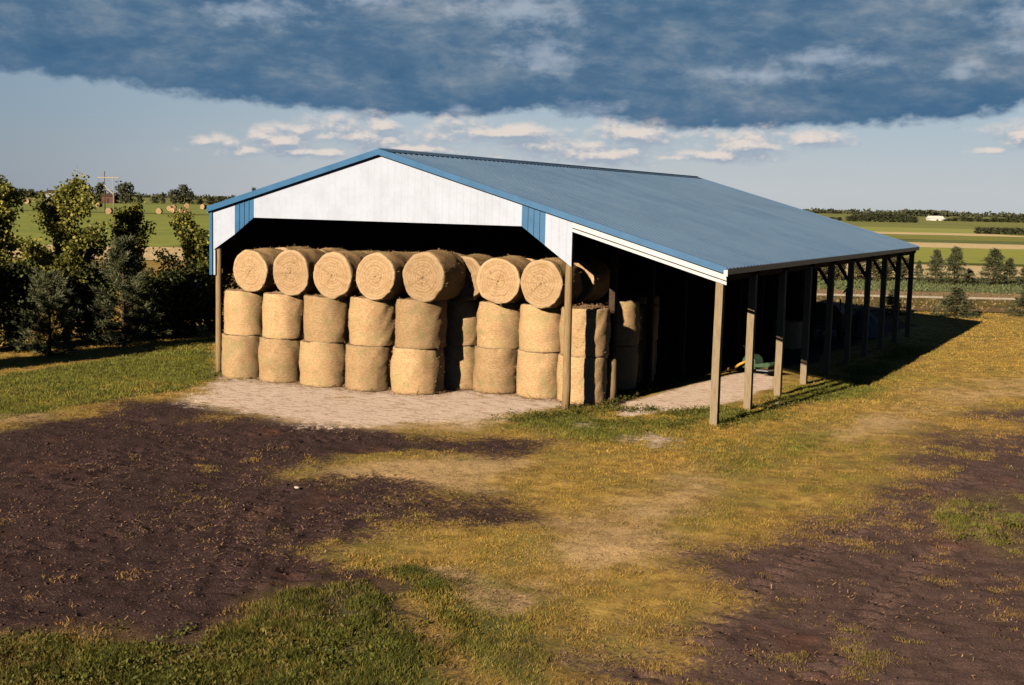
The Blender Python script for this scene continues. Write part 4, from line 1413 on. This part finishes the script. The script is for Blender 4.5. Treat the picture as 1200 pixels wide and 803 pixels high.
# loose straw lying about
uv = np.concatenate([scatter(12.5, 26, 90), scatter(26, 45, 34)])
so, gr, sw_ = look('soil', uv), look('gravel', uv), look('straw', uv)
Pw = from_uv(uv[:, 0], uv[:, 1])
big = fbm(Pw[:, 0], Pw[:, 1], .8, 4, 71)
keep = rng.random(len(uv)) < np.clip(.14 + 1 * .75 * sw_ + .3 * gr + sstep(.5, .64, big) * .7, 0, 1)
uv = uv[keep]; P = from_uv(uv[:, 0], uv[:, 1]); n = len(uv)
P[:, 2] = ground_z(uv) + .012
a = rng.random(n) * 6.283; L = .03 + .09 * rng.random(n) ** 3; wdt = .003 + .004 * rng.random(n)
dx = np.stack([np.cos(a), np.sin(a), rng.normal(size=n) * .12], -1) * L[:, None]
sd_ = np.stack([-np.sin(a), np.cos(a), 0 * a], -1) * wdt[:, None]
# hay that has fallen round the feet of the front bales and on top of the right stack
hp = []
for (x, y, r_b) in [(q[0], q[1], q[2]) for q in A] + [(Bx[k], (2.0, 2.07, 1.95, 1.80)[k - 5], .68) for k in (5, 6, 7, 8)]:
    nn_ = 520
    aa = rng.random(nn_) * 6.283; rr_ = r_b + .02 + .55 * rng.random(nn_) ** 2.2
    hp.append(np.stack([x + rr_ * np.cos(aa), y + rr_ * np.sin(aa), .012 + .07 * rng.random(nn_) * (rr_ < r_b + .16)], -1))
nn_ = 420
aa = rng.random(nn_) * 6.283; rr_ = .66 * rng.random(nn_) ** .5
hp.append(np.stack([Bx[8] + .05 + rr_ * np.cos(aa), 1.83 + rr_ * np.sin(aa), BH + 1.36 + .005 + .07 * rng.random(nn_)], -1))
hp = np.concatenate(hp)
hp[:, 2] += np.where(hp[:, 2] < .2, ground_z(to_uv(hp)), 0)
P = np.concatenate([P, hp]); n = len(P); m_ = len(hp)
aa = rng.random(m_) * 6.283; LL = .05 + .12 * rng.random(m_)
dx = np.concatenate([dx, np.stack([np.cos(aa), np.sin(aa), .25 * rng.normal(size=m_)], -1) * LL[:, None]])
sd_ = np.concatenate([sd_, np.stack([-np.sin(aa), np.cos(aa), 0 * aa], -1) * .006])
V = np.stack([P - sd_, P + sd_, P + dx + sd_ + np.array([0, 0, .01]), P + dx - sd_ + np.array([0, 0, .01])], 1).reshape(-1, 3)
tag(link('straw_litter', np_mesh('straw_litter', V, [np.arange(n * 4).reshape(n, 4)], M['straw'])), 'loose straw bits scattered over soil and gravel', 'straw', None, 'stuff')

# soil clods
uv = np.concatenate([scatter(12.5, 24, 70), scatter(24, 34, 40)])
uv = uv[rng.random(len(uv)) < np.clip((look('soil', uv) - .45) * 1.8 * (1 - look('green', uv)) * (.25 + 1.0 * (fbm(uv[:, 0], uv[:, 1], .9, 3, 91) - .35)), 0, 1)]
P = from_uv(uv[:, 0], uv[:, 1]); n = len(uv); P[:, 2] = ground_z(uv)
oct_ = np.array([(1, 0, 0), (0, 1, 0), (-1, 0, 0), (0, -1, 0), (0, 0, .8), (0, 0, -.5), (.7, .7, .35), (-.7, .7, .3), (-.7, -.7, .35), (.7, -.7, .3)])
fo = np.array([(0, 6, 4), (6, 1, 4), (1, 7, 4), (7, 2, 4), (2, 8, 4), (8, 3, 4), (3, 9, 4), (9, 0, 4), (6, 0, 5), (1, 6, 5), (7, 1, 5), (2, 7, 5), (8, 2, 5), (3, 8, 5), (9, 3, 5), (0, 9, 5)])
r = .010 + .026 * rng.random(n) ** 2.4
V = (P[:, None, :] + oct_[None] * (1 + .5 * (rng.random((n, 10, 1)) - .5)) * r[:, None, None]).reshape(-1, 3)
Fc = (fo[None] + (np.arange(n) * 10)[:, None, None]).reshape(-1, 3)
tag(link('soil_clods', np_mesh('soil_clods', V, [Fc], M['clod'], smooth=True)), 'clods of dark soil on the bare ground', 'soil clods', None, 'stuff')

# ------------------------------------------------------------------ light
AZ, EL = math.radians(8.65), math.radians(20.5)
sd = Vector((math.sin(AZ) * math.cos(EL), math.cos(AZ) * math.cos(EL), -math.sin(EL)))
sun = bpy.data.lights.new('sun', 'SUN'); sun.energy = 5.0; sun.angle = math.radians(.5); sun.color = (1, .81, .585)
so_ = bpy.data.objects.new('sun', sun); COL.objects.link(so_)
so_.rotation_euler = sd.to_track_quat('-Z', 'Y').to_euler(); so_.location = (0, -40, 40)

world = bpy.data.worlds.new('World'); scene.world = world; world.use_nodes = True
t = NT(world.node_tree)
bg = world.node_tree.nodes['Background']
sky = t.new('ShaderNodeTexSky', sky_type='NISHITA')
sky.sun_disc = False; sky.sun_elevation = EL; sky.sun_rotation = math.pi + AZ
sky.air_density = 1.0; sky.dust_density = 1.2; sky.ozone_density = 1.5
SKY = .055
dv = t.new('ShaderNodeTexCoord').outputs['Generated']
sx = t.new('ShaderNodeSeparateXYZ'); t.l.new(dv, sx.inputs[0])
phi = t.m('ARCTAN2', sx.outputs[0], sx.outputs[1])
el = t.m('ARCSINE', sx.outputs[2])
def skyp(px, py): return (-YAW + math.atan((px - 600) / FPX), math.atan((hor(px) - py) / FPX))
vec = t.new('ShaderNodeCombineXYZ'); t.put(vec.inputs[0], phi); t.put(vec.inputs[1], el)
vec = vec.outputs[0]
n_big = t.noise(t.mapping(vec, (8, 24, 1), rot=(0, 0, .06)), 1.0, 9, .66, .2)
n_mid = t.noise(t.mapping(vec, (26, 52, 1), loc=(3, 1, 0)), 1.0, 7, .62, .2)
n_fine = t.noise(t.mapping(vec, (58, 90, 1)), 1.0, 5, .55)
n_off = t.noise(t.mapping(vec, (58, 90, 1), loc=(.10, -.42, 0)), 1.0, 5, .55)
# lower edge of the dark deck
p0, p1 = skyp(-300, 0)[0], skyp(1500, 0)[0]
tt = t.m('DIVIDE', t.m('SUBTRACT', phi, p0), p1 - p0)
stops = []
for px, py in ((-300, 200), (0, 96), (150, 108), (300, 126), (450, 136), (560, 140), (640, 128), (720, 146), (820, 155), (980, 154), (1120, 147), (1200, 132), (1500, 215)):  # outermost stops are invented: deck pulled low beyond the view to cut fill light
    a, e = skyp(px, py); stops.append(((a - p0) / (p1 - p0), e * 5))
edge_ = t.m('DIVIDE', t.ramp(tt, stops), 5.0)
eln = t.m('ADD', el, t.m('ADD', t.m('MULTIPLY', t.m('SUBTRACT', n_fine, .5), .016), t.m('MULTIPLY', t.m('SUBTRACT', n_mid, .5), .020)))
rel = t.m('SUBTRACT', eln, edge_)
deck = t.ss(rel, -.0045, .0055)

dcol = t.ramp(t.m('ADD', t.m('MULTIPLY', n_big, .65), t.m('MULTIPLY', n_mid, .35)),
              [(.36, (.030, .076, .142)), (.47, (.052, .102, .168)), (.55, (.092, .138, .192)), (.62, (.15, .182, .225)), (.72, (.255, .268, .29))])
dcol = t.mix(t.ss(el, .20, .42), dcol, (.008, .018, .038))  # unseen deck overhead made near black to hold fill light down
dcol = t.mix(t.m('MULTIPLY', t.ss(rel, .03, .0), .75), dcol, (.034, .086, .160))
# fair-weather cumulus below and a few paler rags on the deck
BLOBS = ((325, 168, 34, 13), (412, 160, 46, 17), (350, 179, 88, 6), (262, 170, 15, 8), (238, 170, 10, 6), (440, 150, 20, 8),
         (538, 155, 40, 12), (602, 158, 52, 8), (640, 175, 56, 14), (700, 182, 66, 10), (735, 160, 50, 11), 
         (868, 172, 48, 13), (930, 166, 42, 9), (818, 183, 38, 6), (1195, 166, 34, 12), (1150, 182, 16, 3), (485, 176, 30, 5), (780, 186, 40, 4))


def heap(vec):
    nf = t.noise(t.mapping(vec, (44, 66, 1)), 1.0, 6, .58)
    nm = t.noise(t.mapping(vec, (24, 60, 1), loc=(3, 1, 0)), 1.0, 4, .6)
    den = None
    for (px, py, wx, wy) in BLOBS:
        a, e = skyp(px, py)
        q = t.vm('LENGTH', t.vm('MULTIPLY', t.vm('SUBTRACT', vec, (a, e, 0)), (FPX / wx / 1.7, FPX / wy / 1.7, 0)))
        q = t.m('SUBTRACT', 1.0, q)
        den = q if den is None else t.m('MAXIMUM', den, q)
    return t.m('SUBTRACT', t.m('ADD', den, t.m('ADD', t.m('MULTIPLY', t.m('SUBTRACT', nf, .5), 1.9), t.m('MULTIPLY', t.m('SUBTRACT', nm, .5), 1.9))), .16)


den = heap(vec)
den_up = heap(t.vm('ADD', vec, (-.003, .0045, 0)))
cm = t.ss(den, -.25, .75)
lit = t.ss(t.m('SUBTRACT', den, den_up), -.25, .45)
ccol = t.mix(lit, (.21, .25, .305), (.46, .415, .38))
rag = None
for (px, py, wx, wy) in ((695, 128, 34, 10), (535, 131, 20, 6), (625, 68, 46, 18), (1110, 96, 24, 9), (1190, 72, 40, 10), (955, 78, 60, 12), (1075, 12, 26, 7), (300, 22, 60, 14), (1180, 38, 70, 14), (880, 95, 60, 9), (420, 5, 50, 10), (600, 20, 80, 18)):
    a, e = skyp(px, py)
    q = t.m('SUBTRACT', 1.0, t.vm('LENGTH', t.vm('MULTIPLY', t.vm('SUBTRACT', vec, (a, e, 0)), (FPX / wx / 1.2, FPX / wy / 1.2, 0))))
    rag = q if rag is None else t.m('MAXIMUM', rag, q)
rag = t.m('ADD', rag, t.m('ADD', t.m('MULTIPLY', t.m('SUBTRACT', n_fine, .5), 1.8), t.m('MULTIPLY', t.m('SUBTRACT', n_mid, .5), 2.4)))
rm = t.m('MULTIPLY', t.ss(rag, -.15, 1.2), .62)
base = t.vm('MULTIPLY', sky.outputs[0], (SKY, SKY, SKY))
# thin pale veil of cirrus and moist air low down
veil = t.m('MULTIPLY', t.ss(el, .4, .1), .88)
veil = t.m('ADD', veil, t.m('MULTIPLY', t.m('SUBTRACT', n_big, .5), .2), clamp=True)
vcol = t.mix(t.ss(el, .0, .085), (.335, .355, .375), (.235, .30, .362))
vcol = t.mix(t.ss(phi, skyp(500, 0)[0], skyp(-150, 0)[0]), vcol, t.mix(t.ss(el, .0, .085), (.175, .205, .245), (.145, .203, .268)))
base = t.mix(veil, base, vcol)
base = t.mix(t.m('MULTIPLY', t.ss(t.m('COSINE', t.m('ADD', phi, YAW)), .3, -.3), .5), base, (.06, .065, .07))  # sky behind the camera dimmed for less fill
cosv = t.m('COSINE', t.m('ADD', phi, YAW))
out_ = t.m('MULTIPLY', t.ss(cosv, .88, .5), .78)  # added storm darkness outside the view, there only to deepen the shade
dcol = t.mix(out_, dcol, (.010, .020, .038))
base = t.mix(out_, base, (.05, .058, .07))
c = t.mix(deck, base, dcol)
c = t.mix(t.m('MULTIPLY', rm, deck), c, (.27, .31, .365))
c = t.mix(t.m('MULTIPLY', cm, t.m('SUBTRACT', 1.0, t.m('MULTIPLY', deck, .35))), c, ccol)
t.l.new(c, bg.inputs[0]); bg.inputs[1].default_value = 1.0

# ------------------------------------------------------------------ camera
cam = bpy.data.cameras.new('camera'); co = bpy.data.objects.new('camera', cam); COL.objects.link(co)
mat = Matrix(((CR[0], CU[0], -CF[0], CAM[0]), (CR[1], CU[1], -CF[1], CAM[1]), (CR[2], CU[2], -CF[2], CAM[2]), (0, 0, 0, 1)))
co.matrix_world = mat
cam.sensor_width = 36; cam.lens = FPX / 1200 * 36
cam.clip_start = .1; cam.clip_end = 30000
scene.camera = co
vs_ = scene.view_settings
vs_.view_transform = 'Standard'; vs_.look = 'None'; vs_.gamma = 1; vs_.exposure = .7
scene.render.resolution_x, scene.render.resolution_y = 1024, 685
scene.cycles.use_denoising = True
scene.cycles.max_bounces = 4; scene.cycles.diffuse_bounces = 0; scene.cycles.glossy_bounces = 2
